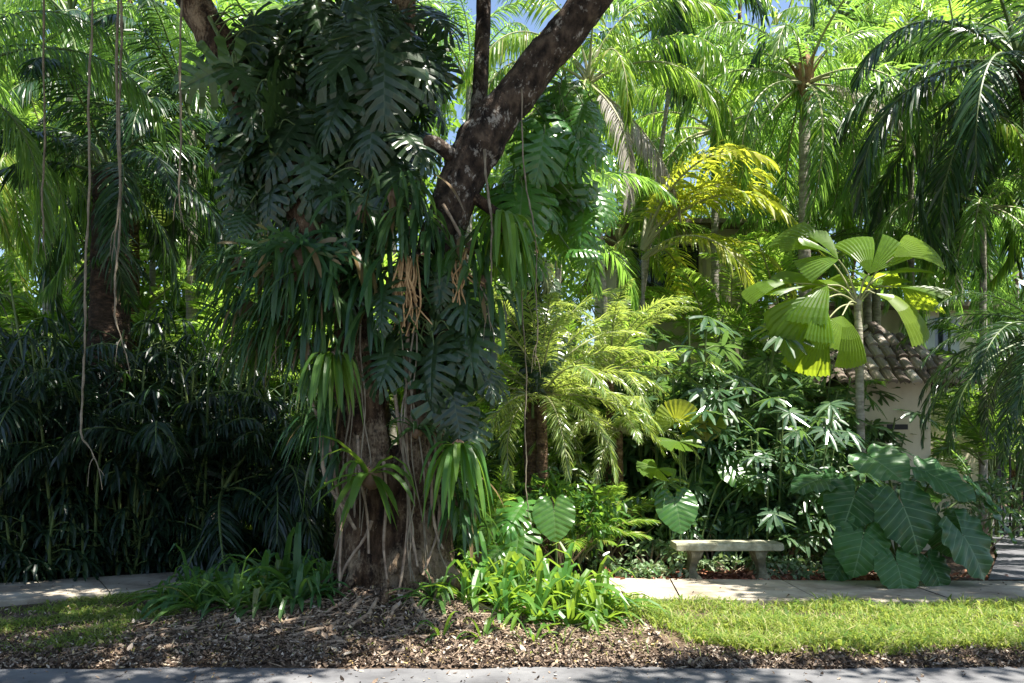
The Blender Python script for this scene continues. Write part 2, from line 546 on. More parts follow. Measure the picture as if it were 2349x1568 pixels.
WALK = smooth_path([(-14, 6.9), (-8, 7.9), (-5.6, 8.75), (-4.2, 9.55), (-2.6, 10.0), (-.5, 9.6), (1.4, 9.05), (4, 8.86), (7, 8.82), (14, 8.8)], 10)
WALK_W = .66
mb = MB()
tn = nrm(np.gradient(WALK, axis=0))
nn2 = np.stack([-tn[:, 1], tn[:, 0]], -1)
prof = [(-WALK_W, -.05), (-WALK_W, .085), (-WALK_W + .015, .1), (WALK_W - .015, .1), (WALK_W, .085), (WALK_W, -.05)]
k = len(prof)
al = np.concatenate([[0], np.cumsum(np.linalg.norm(np.diff(WALK, axis=0), axis=1))])
a0 = 0.0
while a0 < al[-1] - .2:
    ss = np.linspace(a0, min(a0 + 1.36, al[-1]), 5)
    C_ = np.stack([np.interp(ss, al, WALK[:, i]) for i in range(2)], -1)
    Nn_ = nrm(np.stack([np.interp(ss, al, nn2[:, i]) for i in range(2)], -1))
    V = np.stack([np.concatenate([C_ + Nn_ * a, np.full((5, 1), z + .003 * math.sin(a0 * 7))], 1) for a, z in prof], 1)
    F = [[i * k + j, i * k + j + 1, (i + 1) * k + j + 1, (i + 1) * k + j] for i in range(4) for j in range(k - 1)]
    mb.add(V.reshape(-1, 3), F)
    a0 += 1.375
struct('sidewalk', mb.mesh('sidewalk', M['concrete']))


def on_walk(x, y, pad=0.0):
    d = np.min(np.hypot(np.asarray(x)[:, None] - WALK[None, :, 0], np.asarray(y)[:, None] - WALK[None, :, 1]), 1)
    return d < WALK_W + pad


mb = MB()
dl = np.array([(5.7, 9.53), (7.2, 11.8), (9.6, 16), (12, 20), (18, 28)])
dr = dl + np.array([4.6, -.0])
V = np.concatenate([np.c_[dl, np.full(5, .105)], np.c_[dr, np.full(5, .105)]])
mb.add(V, [[i, 5 + i, 6 + i, i + 1] for i in range(4)])
struct('driveway', mb.mesh('driveway', M['drive']))


# ------------------------------------------------------------------ leaf generators
def frond_mesh(name, mats, L=3.0, el=.6, arch=1.6, nl=48, ll=.55, lw=.03, ldroop=.5, vee=.2, plume=.15, seed=0, p0=.16, rr=.022, nseg=3, tipang=25, baseang=65):
    rng = np.random.default_rng(seed)
    S = 22
    s = np.linspace(0, 1, S)
    ang = el - arch * s ** 1.25
    side = rng.normal(0, .12) * s ** 2
    d = np.stack([np.cos(ang) * np.cos(side), np.cos(ang) * np.sin(side), np.sin(ang)], -1)
    pts = np.concatenate([[[0, 0, 0]], np.cumsum(d[:-1] * L / (S - 1), 0)])
    mb = MB()
    tube(mb, pts, np.interp(s, [0, .15, 1], [rr * 1.8, rr, rr * .2]), 5, 0)
    u = np.clip(np.linspace(0, 1, nl) + rng.normal(0, .004, nl), 0, 1)
    ss = p0 + (1 - p0) * u
    pos = np.stack([np.interp(ss, s, pts[:, i]) for i in range(3)], -1)
    T = nrm(np.stack([np.interp(ss, s, d[:, i]) for i in range(3)], -1))
    Sd = nrm(np.cross(np.array([0, 0, 1.0]), T) + 1e-6)
    Nn = np.cross(T, Sd)
    for sg in (-1, 1):
        a = np.radians(np.interp(u, [0, .5, 1], [baseang, (baseang + tipang) * .52, tipang])) + rng.normal(0, .08, nl)
        v = vee + rng.normal(0, plume, nl)
        D = np.cos(a)[:, None] * T + np.sin(a)[:, None] * (sg * Sd * np.cos(v)[:, None] + Nn * np.sin(v)[:, None])
        Wd = T + rng.normal(0, .35, (nl, 3))
        ln = ll * (np.sin(np.pi * (.12 + .80 * u)) ** .7) * rng.uniform(.85, 1.1, nl)
        keep = rng.random(nl) > .04
        strips(mb, pos[keep], D[keep], Wd[keep], ln[keep], lw * rng.uniform(.8, 1.15, keep.sum()), ldroop * rng.uniform(.6, 1.5, keep.sum()), nseg, (.45, 1, .75, .06), 1)
    return mb.mesh(name, mats)


FR = {}


def frond_set(kind, mats, els, **kw):
    FR[kind] = [(e, [frond_mesh('frond_' + kind, mats, el=R(e), seed=int(e * 7 + k * 13 + len(kind) + 1000), **kw) for k in range(2)]) for e in els]


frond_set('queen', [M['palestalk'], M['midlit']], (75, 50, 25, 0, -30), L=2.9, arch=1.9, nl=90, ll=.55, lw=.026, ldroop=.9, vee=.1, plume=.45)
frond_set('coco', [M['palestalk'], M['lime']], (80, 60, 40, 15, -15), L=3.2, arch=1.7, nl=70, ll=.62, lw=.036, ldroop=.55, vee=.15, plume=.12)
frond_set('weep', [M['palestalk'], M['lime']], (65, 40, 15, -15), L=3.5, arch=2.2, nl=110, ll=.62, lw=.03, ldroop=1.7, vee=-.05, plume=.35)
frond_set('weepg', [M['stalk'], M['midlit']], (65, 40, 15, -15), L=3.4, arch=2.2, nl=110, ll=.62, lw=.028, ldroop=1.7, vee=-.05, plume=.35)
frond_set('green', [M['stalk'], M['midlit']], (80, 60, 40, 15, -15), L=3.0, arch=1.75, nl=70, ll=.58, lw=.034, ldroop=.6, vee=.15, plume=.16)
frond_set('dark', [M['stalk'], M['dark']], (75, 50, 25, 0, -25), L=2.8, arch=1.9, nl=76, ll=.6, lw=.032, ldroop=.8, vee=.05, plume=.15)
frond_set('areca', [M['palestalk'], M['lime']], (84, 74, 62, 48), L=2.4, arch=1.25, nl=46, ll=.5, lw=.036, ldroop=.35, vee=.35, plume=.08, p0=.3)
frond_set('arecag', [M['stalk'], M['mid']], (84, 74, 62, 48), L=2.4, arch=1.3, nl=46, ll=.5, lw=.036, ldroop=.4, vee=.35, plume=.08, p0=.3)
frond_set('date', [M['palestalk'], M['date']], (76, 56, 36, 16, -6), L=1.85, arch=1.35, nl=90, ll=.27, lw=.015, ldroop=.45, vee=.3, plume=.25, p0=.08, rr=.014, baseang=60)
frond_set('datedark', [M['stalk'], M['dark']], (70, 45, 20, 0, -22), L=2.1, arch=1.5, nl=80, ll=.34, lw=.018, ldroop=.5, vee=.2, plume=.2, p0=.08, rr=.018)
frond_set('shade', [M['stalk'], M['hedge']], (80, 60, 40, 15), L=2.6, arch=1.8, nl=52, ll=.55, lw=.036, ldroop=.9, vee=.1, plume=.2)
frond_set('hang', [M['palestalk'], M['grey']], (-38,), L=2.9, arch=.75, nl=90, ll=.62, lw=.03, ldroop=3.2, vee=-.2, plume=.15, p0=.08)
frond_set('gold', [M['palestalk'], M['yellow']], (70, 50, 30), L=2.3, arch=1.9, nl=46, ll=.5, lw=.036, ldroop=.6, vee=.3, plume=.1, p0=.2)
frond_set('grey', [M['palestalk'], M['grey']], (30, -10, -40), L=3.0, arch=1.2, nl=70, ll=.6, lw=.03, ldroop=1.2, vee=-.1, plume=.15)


def trunk_mesh(name, h, r0, r1, mat, lean=(0, 0), rough=.12, nf=5, sides=12, sway=.0, seed=0):
    n = max(12, int(h * 7))
    t = np.linspace(0, 1, n)
    pts = np.stack([lean[0] * t ** 1.3 + sway * np.sin(t * 3), lean[1] * t ** 1.3, h * t], -1)
    mb = MB()
    ringw = 1 + .035 * np.sin(np.arange(n) * 2.4)
    tube(mb, pts, np.interp(t, [0, .06, .3, 1], [r0 * 1.35, r0 * 1.05, r0, r1]) * ringw, sides, 0, rough, nf, seed=seed)
    return mb.mesh(name, mat, True), pts[-1]


def palm(label, qx, qy, Y, kind, nf=16, scale=1.0, r=.1, tmat='palmtrunk', lean=(0, 0), seed=0, name='feather_palm', cat='palm', group=None,
         shaft=None, els=None, zbase=None, az=None, extra=None, dead=0):
    """crown centre given by its photograph position at depth Y"""
    c = P(qx, qy, Y)
    rng = np.random.default_rng(seed + 1000)
    bx, by = c[0] - lean[0], c[1] - lean[1]
    zb = float(gz(bx, by)) if zbase is None else zbase
    root = thing(name, label, cat, (bx, by, zb - .03), group)
    h = c[2] - zb
    me, top = trunk_mesh('trunk', h, r, r * .72, M[tmat], lean, seed=seed)
    obj('trunk', me, root)
    if shaft:
        mb = MB()
        t = np.linspace(0, 1, 9)
        tube(mb, np.stack([0 * t, 0 * t, -shaft * .35 + shaft * t], -1), np.interp(t, [0, .3, .7, 1], [r * .8, r * 1.25, r * 1.05, r * .4]), 12, 0, .2, 9, seed=seed)
        for q in range(9):
            a = q * 2.4
            strips(mb, [[math.cos(a) * r * .8, math.sin(a) * r * .8, -.1 + .04 * q]], [[math.cos(a) * .5, math.sin(a) * .5, 1]], [[-math.sin(a), math.cos(a), 0]], .5 * shaft, r * .9, .25, 3, (.9, 1, .6, .2))
        obj('crown_shaft', mb.mesh('crown_shaft', M['fibre']), root, top)
    sets = FR[kind]
    if els is None:
        els = [e for e, _ in sets]
    avail = [s for s in sets if s[0] in els]
    for i in range(nf):
        e, ms = avail[int(i * len(avail) / nf)]
        a = (i * 2.39996 + rng.normal(0, .25)) if az is None else az[0] + (az[1] - az[0]) * rng.random()
        f = obj('frond', ms[rng.integers(2)], root, top + np.array([0, 0, .12 * (e > 40)]) * scale, a, scale * rng.uniform(.88, 1.12))
        f.rotation_euler = (rng.normal(0, .12), rng.normal(0, .1), a)
    for i in range(dead):
        f = obj('frond', FR['grey'][i % 3][1][i % 2], root, top, rng.random() * 6.28, scale * .9)
        f['label'] = 'dead grey frond'
    for (a, kd, idx, sc) in (extra or []):
        f = obj('frond', FR[kd][idx][1][0], root, top, a, sc)
        if kd in ('grey', 'hang'):
            f['label'] = 'dead grey drooping frond'
    return root


def clump_palm(label, qx, Y, kind, nst=7, spread=.5, h=(1.0, 2.4), scale=1.0, seed=0, name='clustering_palm', per=5, group=None, cat='palm', tmat='stalk'):
    rng = np.random.default_rng(seed + 77)
    x = (qx - CX) * Y / FQ
    root = thing(name, label, cat, (x, Y, float(gz(x, Y))), group)
    mb = MB()
    for i in range(nst):
        a = rng.random() * 6.28
        rr = spread * math.sqrt(rng.random())
        hh = rng.uniform(*h)
        b = np.array([rr * math.cos(a), rr * math.sin(a), -.05])
        tp = b + np.array([math.cos(a) * .25 * hh * rng.random(), math.sin(a) * .25 * hh * rng.random(), hh])
        tube(mb, smooth_path([b, (b + tp) / 2 + rng.normal(0, .03, 3), tp], 4), np.linspace(.032, .02, 9), 6)
        sets = FR[kind]
        for j in range(per):
            e, ms = sets[rng.integers(len(sets))]
            f = obj('frond', ms[rng.integers(2)], root, tp, 0, scale * rng.uniform(.75, 1.1))
            f.rotation_euler = (rng.normal(0, .1), rng.normal(0, .1), a + rng.normal(0, 1.1))
    obj('stems', mb.mesh('stems', M[tmat], True), root)
    return root


# fan leaves (lady palm) -------------------------------------------------
def add_fans(mb, hubs, dirs, rng, nfin=8, L=.3, W=.045, droop=.5, span=4.6, mi=0, nseg=3, prof=(.45, .95, 1, .35)):
    hubs = np.asarray(hubs)
    dirs = nrm(dirs)
    n = len(hubs)
    up = np.array([0, 0, 1.0])
    S = nrm(np.cross(dirs, up) + 1e-5)
    Nn = np.cross(S, dirs)
    for k in range(nfin):
        a = (k / (nfin - 1) - .5) * span
        D = np.cos(a) * dirs + np.sin(a) * S + rng.normal(0, .09, (n, 3))
        D = nrm(D)
        Wd = np.cross(D, Nn) + rng.normal(0, .12, (n, 3))
        strips(mb, hubs, D, Wd, L * rng.uniform(.8, 1.1, n) * (1 - .25 * abs(k / (nfin - 1) - .5) * 2), W, droop * rng.uniform(.5, 1.5, n), nseg, prof, mi, fold=.25)


def lady_palm_meshes(seed, nst=16, h=(.8, 2.2), spread=.6, leafmat_='dark', L=.32, W=.042, droop=.5, perl=7, nfin=8, span=4.4, low=.35, tip=(.55, -.35)):
    rng = np.random.default_rng(seed)
    st, fo = MB(), MB()
    hubs, dirs = [], []
    for i in range(nst):
        a, rr = rng.random() * 6.28, spread * math.sqrt(rng.random())
        hh = rng.uniform(*h)
        b = np.array([rr * math.cos(a), rr * math.sin(a), -.05])
        tp = b + np.array([math.cos(a) * .18 * hh, math.sin(a) * .18 * hh, hh])
        tube(st, smooth_path([b, (b + tp) / 2 + rng.normal(0, .04, 3), tp], 4), np.linspace(.02, .012, 9), 5)
        for j in range(perl):
            t = low + (1 - low) * (j + rng.random()) / perl
            p = b + (tp - b) * t
            aa = rng.random() * 6.28
            d = np.array([math.cos(aa), math.sin(aa), rng.uniform(.1, .8)])
            ln = rng.uniform(.22, .42)
            h_ = p + nrm(d) * ln
            h_[2] -= .04
            tube(st, [p, (p + h_) / 2 + [0, 0, .03], h_], .006, 4)
            hubs.append(h_)
            dirs.append(nrm(d) + [0, 0, rng.uniform(tip[1], tip[1] + .3) if tip[0] < 1 else -rng.uniform(.5, 1.5)])
    add_fans(fo, hubs, dirs, rng, nfin, L, W, droop, span)
    return st.mesh('stems', M['stalk']), fo.mesh('foliage', M[leafmat_])


def lady_palm(label, qx, Y, meshes, scale=1.0, rz=0.0, name='lady_palm', group=None, cat='palm'):
    x = (qx - CX) * Y / FQ
    root = thing(name, label, cat, (x, Y, float(gz(x, Y))), group, rz, scale)
    obj('stems', meshes[0], root)
    obj('foliage', meshes[1], root)
    return root


# single big leaves ------------------------------------------------------
def monstera_mesh(name, mats, seed=0, lobes=7, gap=.42, cup=.22):
    rng = np.random.default_rng(seed)
    mb = MB()
    for sg in (-1, 1):
        K = lobes
        cuts = np.linspace(0, 1, K + 1)
        for k in range(K):
            g = gap * rng.uniform(.7, 1.3) if k < K - 1 else .06
            mm = np.linspace(cuts[k], cuts[k + 1], 4)
            cen = mm.mean()
            inner = rng.uniform(.16, .34)
            tt = [0, inner * .5, inner, inner + (1 - inner) * .45, .93, 1.0]
            V, U = [], []
            for t in tt:
                sh = 0 if t <= inner else g * min(1, (t - inner) / (.3 * (1 - inner)))
                if t == 1.0:
                    sh = .65
                m2 = cen + (mm - cen) * (1 - sh)
                th = np.radians(np.interp(m2, [0, .15, .4, .7, 1], [158, 120, 82, 55, 12]))
                Rl = np.interp(m2, [0, .12, .3, .55, .8, 1], [.36, .46, .50, .44, .32, .24])
                bend = .10 * t * t
                px = m2 * .80 + t * Rl * np.cos(th - bend)
                py = sg * t * Rl * np.sin(th - bend)
                pz = .10 * t - cup * t * t * .9 - .22 * np.clip(px, 0, 2) ** 2 + .012 * np.sin(k * 2.1 + t * 3) * t + .02 * rng.normal() * (t > .9)
                V.append(np.stack([px, py, pz], -1))
                U.append(np.stack([px, py], -1))
            nrow, nc = len(tt), len(mm)
            F = [[i * nc + j, i * nc + j + 1, (i + 1) * nc + j + 1, (i + 1) * nc + j] for i in range(nrow - 1) for j in range(nc - 1)]
            mb.add(np.concatenate(V), F, 0, np.concatenate(U))
    return mb.mesh(name, mats)


def heart_mesh(name, mats, seed=0, cup=.22, wave=.02, elong=1.0, stalk=None, ruffle=10):
    rng = np.random.default_rng(seed)
    th = np.linspace(-np.pi * .965, np.pi * .965, 73)
    r = np.interp(np.abs(np.degrees(th)), [0, 8, 30, 60, 90, 120, 150, 165, 174], [.80, .76, .65, .585, .545, .52, .49, .40, .16])
    ker = np.array([1, 2, 1]) / 4
    r = np.concatenate([[r[0]], np.convolve(r, ker, 'valid'), [r[-1]]])
    fr = np.array([.02, .2, .4, .6, .8, .93, 1.0])
    ph = rng.random() * 6
    V, U = [], []
    for f in fr:
        rr = r * f * (1 + .015 * np.sin(th * ruffle * 2 + ph) * f)
        x = rr * np.cos(th) * elong
        y = rr * np.sin(th)
        vein = np.abs(((x - .55 * np.abs(y)) * 8) % 1 - .5)
        z = .30 * np.abs(y) * .5 - cup * (np.maximum(x, 0) ** 2) - .55 * cup * y * y * 2 + wave * np.sin(th * ruffle + ph) * f ** 3 + .014 * vein * f
        V.append(np.stack([x, y, z], -1))
        U.append(np.stack([x, y], -1))
    n = len(th)
    F = [[i * n + j, i * n + j + 1, (i + 1) * n + j + 1, (i + 1) * n + j] for i in range(len(fr) - 1) for j in range(n - 1)]
    mb = MB()
    mb.add(np.concatenate(V), F, 0, np.concatenate(U))
    return mb.mesh(name, mats, True)


def pleated_fan_mesh(name, mats, seed=0, wedges=5, span=4.4, ribs=8, droop=.25, split=.35):
    """big undivided pleated fan leaf split into broad wedges; unit radius"""
    rng = np.random.default_rng(seed)
    mb = MB()
    edges = np.linspace(-span / 2, span / 2, wedges + 1)
    edges[1:-1] += rng.normal(0, .1, wedges - 1)
    fr = np.array([.03, .3, .55, .75, .9, 1.0])
    for k in range(wedges):
        tilt = rng.normal(0, .24)
        dr = droop * rng.uniform(.3, 1.8)
        na = ribs * 2 + 1
        a0 = np.linspace(edges[k], edges[k + 1], na)
        R_ = (1 - .22 * abs((edges[k] + edges[k + 1]) / span)) * rng.uniform(.88, 1.05)
        V, U = [], []
        for f in fr:
            sh = 0 if f < split else .10 * (f - split) / (1 - split)
            a = a0.mean() + (a0 - a0.mean()) * (1 - sh)
            rr = R_ * f * (1 - (.018 * (np.arange(na) % 2) if f == 1 else 0))
            z = .012 * (np.arange(na) % 2 * 2 - 1) * f + tilt * (a - a0.mean()) * f - dr * f ** 2.2 + .12 * f
            V.append(np.stack([rr * np.cos(a), rr * np.sin(a), z], -1))
            U.append(np.stack([np.full(na, f), np.linspace(0, 1, na) * .0 + f * 0], -1))
        F = [[i * na + j, i * na + j + 1, (i + 1) * na + j + 1, (i + 1) * na + j] for i in range(len(fr) - 1) for j in range(na - 1)]
        mb.add(np.concatenate(V), F, 0, np.concatenate(U))
    return mb.mesh(name, mats)


# rosettes ---------------------------------------------------------------
def rosette_mesh(name, mat, seed=0, n=18, L=(.4, .75), W=.06, el=(20, 80), droop=(.5, 1.1), fold=.35, nseg=6, prof=(.55, .9, 1, .9, .65, .08), spread=.04, az=(0, 6.283), jitter=.1):
    rng = np.random.default_rng(seed)
    a = rng.uniform(az[0], az[1], n)
    e = np.radians(rng.uniform(el[0], el[1], n))
    D = np.stack([np.cos(a) * np.cos(e), np.sin(a) * np.cos(e), np.sin(e)], -1)
    P0 = np.stack([np.cos(a) * spread, np.sin(a) * spread, np.zeros(n)], -1) * rng.uniform(.3, 1, (n, 1))
    Wd = np.stack([-np.sin(a), np.cos(a), rng.normal(0, jitter * 2, n)], -1)
    mb = MB()
    strips(mb, P0, D, Wd, rng.uniform(*L, n), W * rng.uniform(.75, 1.2, n), rng.uniform(*droop, n), nseg, prof, 0, fold)
    return mb.mesh(name, mat)


def leaf_cloud(mb, cen, rad, n, size, rng, mi=0, nseg=2, fold=.2, asp=.45, droop=.3, shell=.45):
    d = nrm(rng.normal(0, 1, (n, 3)))
    rr = (shell + (1 - shell) * rng.random(n)) ** 1.0
    p = np.asarray(cen) + d * rr[:, None] * np.asarray(rad)
    D = d * .5 + rng.normal(0, .7, (n, 3))
    Wd = rng.normal(0, 1, (n, 3))
    Wd[:, 2] *= .5
    L_ = size * rng.uniform(.6, 1.3, n)
    strips(mb, p, D, Wd, L_, L_ * asp, droop, nseg, (.25, 1, .08), mi, fold)

# ================================================================== THE GREAT TREE
def Q(*rows):
    """rows of (qx, qy, Y, radius) -> points, radii"""
    return np.array([[*P(a, b, Y), r] for a, b, Y, r in rows])


def limb_path(rows, per=8):
    s = smooth_path(Q(*rows), per)
    return s[:, :3], s[:, 3]


tree = thing('great_tree', 'massive twin-stemmed tree with rough bark, leaning limb and roots spread over a leaf-strewn mound', 'tree', (TX, TY, .3))
tb = np.array([TX, TY, .3])
LEFT_STEM = [(872, 1400, 7.85, .46), (868, 1300, 7.85, .40), (862, 1220, 7.85, .37), (852, 1100, 7.9, .325), (835, 980, 7.9, .255), (826, 850, 7.95, .235), (806, 700, 8.0, .225), (765, 590, 8.1, .21)]
RIGHT_STEM = [(938, 1400, 7.85, .46), (942, 1300, 7.85, .40), (948, 1220, 7.85, .36), (958, 1100, 7.9, .29), (972, 980, 7.9, .22), (978, 850, 7.95, .21), (985, 720, 8.0, .22), (1000, 600, 8.0, .235)]
mb = MB()
for rows in (LEFT_STEM, RIGHT_STEM):
    p, r = limb_path(rows, 8)
    tube(mb, p - tb, r, 28, 0, .0, close=True)
rng = np.random.default_rng(5)
for (qx, qy, Y, dx, dy, r) in [(812, 1285, 7.8, -.5, -.25, .09), (850, 1270, 7.6, -.3, -.5, .08), (905, 1275, 7.5, -.05, -.6, .08), (960, 1270, 7.55, .35, -.5, .085), (1000, 1280, 7.75, .5, -.2, .09), (900, 1240, 8.2, .1, .6, .1)]:
    a = P(qx, qy, Y)
    pts = []
    for t in np.linspace(0, 1, 6):
        x, y = a[0] + dx * t, a[1] + dy * t
        g = float(gz(x, y))
        pts.append([x, y, (1 - t) ** 2.2 * (a[2] - g) + g + .03 - .06 * t, r * (1 - .75 * t)])
    p = smooth_path(pts, 4)
    tube(mb, p[:, :3] - tb, p[:, 3], 14, close=True)
me = mb.mesh('trunk', M['bark'], True)
tmp = obj('trunk_raw', me)
md = tmp.modifiers.new('r', 'REMESH')
md.mode = 'VOXEL'
md.voxel_size = .028
sm = tmp.modifiers.new('s', 'SMOOTH')
sm.iterations = 10
sm.factor = .6
dg = bpy.context.evaluated_depsgraph_get()
me2 = bpy.data.meshes.new_from_object(tmp.evaluated_get(dg))
bpy.data.objects.remove(tmp)
nv = len(me2.vertices)
co = np.empty(nv * 3)
no = np.empty(nv * 3)
me2.vertices.foreach_get('co', co)
me2.vertices.foreach_get('normal', no)
co = co.reshape(-1, 3)
no = no.reshape(-1, 3)
disp = np.empty(nv)
for i, p in enumerate(co):
    v = Vector((p[0] * 4.2, p[1] * 4.2, p[2] * 1.15))
    flute = noise.noise(v)
    v2 = Vector((p[0] * 13, p[1] * 13, p[2] * 6))
    disp[i] = .085 * flute + .035 * noise.noise(v2) + .02 * noise.noise(v2 * 2.6)
co += no * disp[:, None]
me2.vertices.foreach_set('co', co.ravel())
me2.materials.clear()
me2.materials.append(M['bark'])
me2.polygons.foreach_set('use_smooth', [True] * len(me2.polygons))
me2.name = 'trunk'
obj('trunk', me2, tree)


def limb(name, rows, mat, sides=26, rough=.12, nf=4.5, label=None, seed=0):
    p, r = limb_path(rows, 10)
    mb = MB()
    tube(mb, p - tb, r, sides, 0, rough, nf, seed=seed)
    o = obj(name, mb.mesh(name, M[mat], True), tree)
    if label:
        o['label'] = label
    return o


limb('limb', [(995, 680, 8.0, .21), (1000, 600, 8.0, .215), (1038, 470, 7.95, .215), (1085, 360, 7.9, .215), (1110, 318, 7.88, .235), (1150, 258, 7.9, .205), (1222, 165, 7.85, .188), (1310, 60, 7.8, .18), (1400, -60, 7.75, .175),
              (1520, -220, 7.8, .2), (1640, -420, 8.0, .17), (1700, -640, 8.4, .13)], 'limb', label='thick pale-spotted limb leaning away over the garden')
limb('limb', [(795, 640, 8.1, .2), (690, 470, 8.2, .19), (605, 300, 8.4, .185), (545, 180, 8.55, .18), (475, 60, 8.7, .185), (400, -90, 8.9, .17), (300, -320, 9.2, .15), (200, -560, 9.6, .11)], 'bark', seed=3, label='brown limb wrapped in climbing leaves')
limb('limb', [(815, 660, 8.1, .17), (865, 420, 8.25, .15), (900, 220, 8.5, .14), (925, 20, 8.8, .13), (940, -240, 9.2, .11), (960, -560, 9.6, .08)], 'bark', seed=5)
limb('limb', [(1005, 560, 8.15, .11), (1060, 400, 8.45, .09), (1096, 250, 8.7, .085), (1108, 60, 8.9, .085), (1112, -160, 9.1, .07), (1130, -420, 9.4, .05)], 'limb', seed=7)
limb('branch_stub', [(1060, 372, 7.95, .09), (1030, 352, 7.8, .075), (1002, 330, 7.7, .06), (975, 322, 7.65, .045)], 'limb', 12)
limb('branch', [(800, 700, 8.05, .10), (690, 655, 8.0, .075), (600, 640, 8.15, .055), (525, 610, 8.35, .03)], 'bark', 12, seed=11)
limb('branch', [(815, 830, 8.0, .085), (715, 800, 7.9, .06), (640, 755, 7.98, .045), (550, 705, 8.2, .028)], 'bark', 12, seed=12)
limb('branch', [(1055, 430, 7.95, .075), (1110, 470, 7.88, .055), (1155, 505, 7.85, .045), (1190, 560, 8.05, .03)], 'bark', 12, seed=13)
limb('branch', [(300, -320, 9.2, .1), (100, -520, 10.2, .08), (-300, -700, 11.5, .05)], 'bark', 8)
limb('branch', [(940, -240, 9.2, .1), (1000, -500, 10.6, .08), (1020, -700, 12.5, .05)], 'bark', 8)
limb('branch', [(400, -90, 8.9, .12), (380, -300, 10.5, .1), (250, -480, 12.5, .07), (120, -560, 14, .04)], 'bark', 8)
limb('branch', [(1520, -220, 7.8, .13), (1600, -420, 9.2, .09), (1620, -520, 11.5, .05)], 'bark', 8)
# roots clinging to the trunk, roots on the mound
AR = [[(938, 520, 7.72), (940, 640, 7.7), (936, 760, 7.68), (930, 900, 7.62), (934, 1040, 7.56), (938, 1140, 7.50), (946, 1230, 7.42), (958, 1300, 7.32)],
      [(742, 930, 7.6), (755, 1020, 7.58), (768, 1100, 7.55), (782, 1190, 7.5), (780, 1290, 7.42), (778, 1385, 7.3)],
      [(715, 850, 7.62), (712, 900, 7.6), (735, 980, 7.55), (745, 1090, 7.5), (790, 1170, 7.42), (815, 1215, 7.36)],
      [(905, 900, 7.66), (920, 1010, 7.6), (932, 1090, 7.54), (936, 1180, 7.48), (925, 1300, 7.35), (910, 1380, 7.22)],
      [(985, 1060, 7.55), (990, 1110, 7.52), (992, 1170, 7.5), (1003, 1230, 7.46), (1016, 1260, 7.4)],
      [(852, 1195, 7.46), (838, 1232, 7.43), (806, 1278, 7.42), (784, 1320, 7.44), (776, 1370, 7.3)],
      [(1008, 1160, 7.52), (1005, 1220, 7.5), (990, 1265, 7.42), (970, 1320, 7.3)],
      [(820, 1000, 7.6), (826, 1090, 7.52), (842, 1180, 7.42), (846, 1270, 7.36)],
      [(880, 1060, 7.55), (886, 1150, 7.44), (880, 1250, 7.36), (888, 1330, 7.25)],
      [(1016, 470, 7.72), (1040, 510, 7.7), (1060, 560, 7.72), (1052, 640, 7.76)],
      [(800, 700, 7.74), (790, 760, 7.72), (760, 820, 7.68), (735, 860, 7.64), (720, 900, 7.62)]]
rr_ = np.random.default_rng(14)
for _ in range(11):
    q0 = rr_.uniform(770, 1020)
    q0 = 770 + (q0 - 770) if abs(q0 - 905) > 25 else q0 + 50
    top_ = rr_.uniform(560, 1060)
    ps = []
    for t in np.linspace(0, 1, 6):
        qy = top_ + (1335 - top_) * t
        half = np.interp(qy, [560, 900, 1100, 1300, 1340], [110, 95, 105, 130, 140])
        qx = 895 + (q0 - 895) * half / 125 + rr_.normal(0, 7)
        ps.append((qx, qy, 7.85 - np.interp(qy, [560, 1000, 1340], [.2, .3, .5]) * math.sqrt(max(.12, 1 - ((qx - 895) / (half * 1.15)) ** 2)) - .03))
    AR.append(ps)
for i, rows in enumerate(AR):
    p = smooth_path([P(*r) for r in rows], 6)
    mb = MB()
    tube(mb, p - tb, np.linspace(.021, .013, len(p)) * (1.25 if i == 2 else .9 if i in (0, 5) else .85 if i < 11 else rr_.uniform(.3, .75)), 7, 0, .25, 8, seed=i)
    obj('aerial_root', mb.mesh('aerial_root', M['root' if i < 11 else 'vine'], True), tree)
GR = [[(-1.9, 7.35), (-2.4, 6.95), (-2.9, 6.75), (-3.5, 6.6)], [(-1.2, 7.1), (-1.3, 6.75), (-1.75, 6.5), (-2.4, 6.42), (-2.9, 6.25)], [(-.9, 7.15), (-.75, 6.8), (-.85, 6.5), (-1.3, 6.33), (-1.9, 6.3)],
      [(-.5, 7.4), (-.1, 7.0), (.1, 6.8)], [(-1.5, 7.15), (-1.7, 6.85), (-2.2, 6.75)], [(-1.0, 7.1), (-1.05, 6.8), (-.95, 6.55), (-.6, 6.4), (-.2, 6.35)],
      [(-.7, 7.2), (-.5, 6.95), (-.45, 6.7)], [(-1.35, 7.1), (-1.5, 6.6), (-1.4, 6.35), (-1.6, 6.15)], [(-1.8, 7.2), (-2.1, 7.1), (-2.5, 7.15), (-2.8, 7.05)]]
for i, rows in enumerate(GR):
    p = smooth_path(np.array(rows), 7)
    z = gz(p[:, 0], p[:, 1]) + .012 + .012 * np.sin(np.arange(len(p)) * 1.1 + i)
    z[-3:] -= [.01, .025, .05]
    mb = MB()
    tube(mb, np.c_[p, z] - tb, np.linspace(.022, .010, len(p)), 7, 0, .5, 9, seed=i)
    obj('root', mb.mesh('root', M['root'], True), tree)

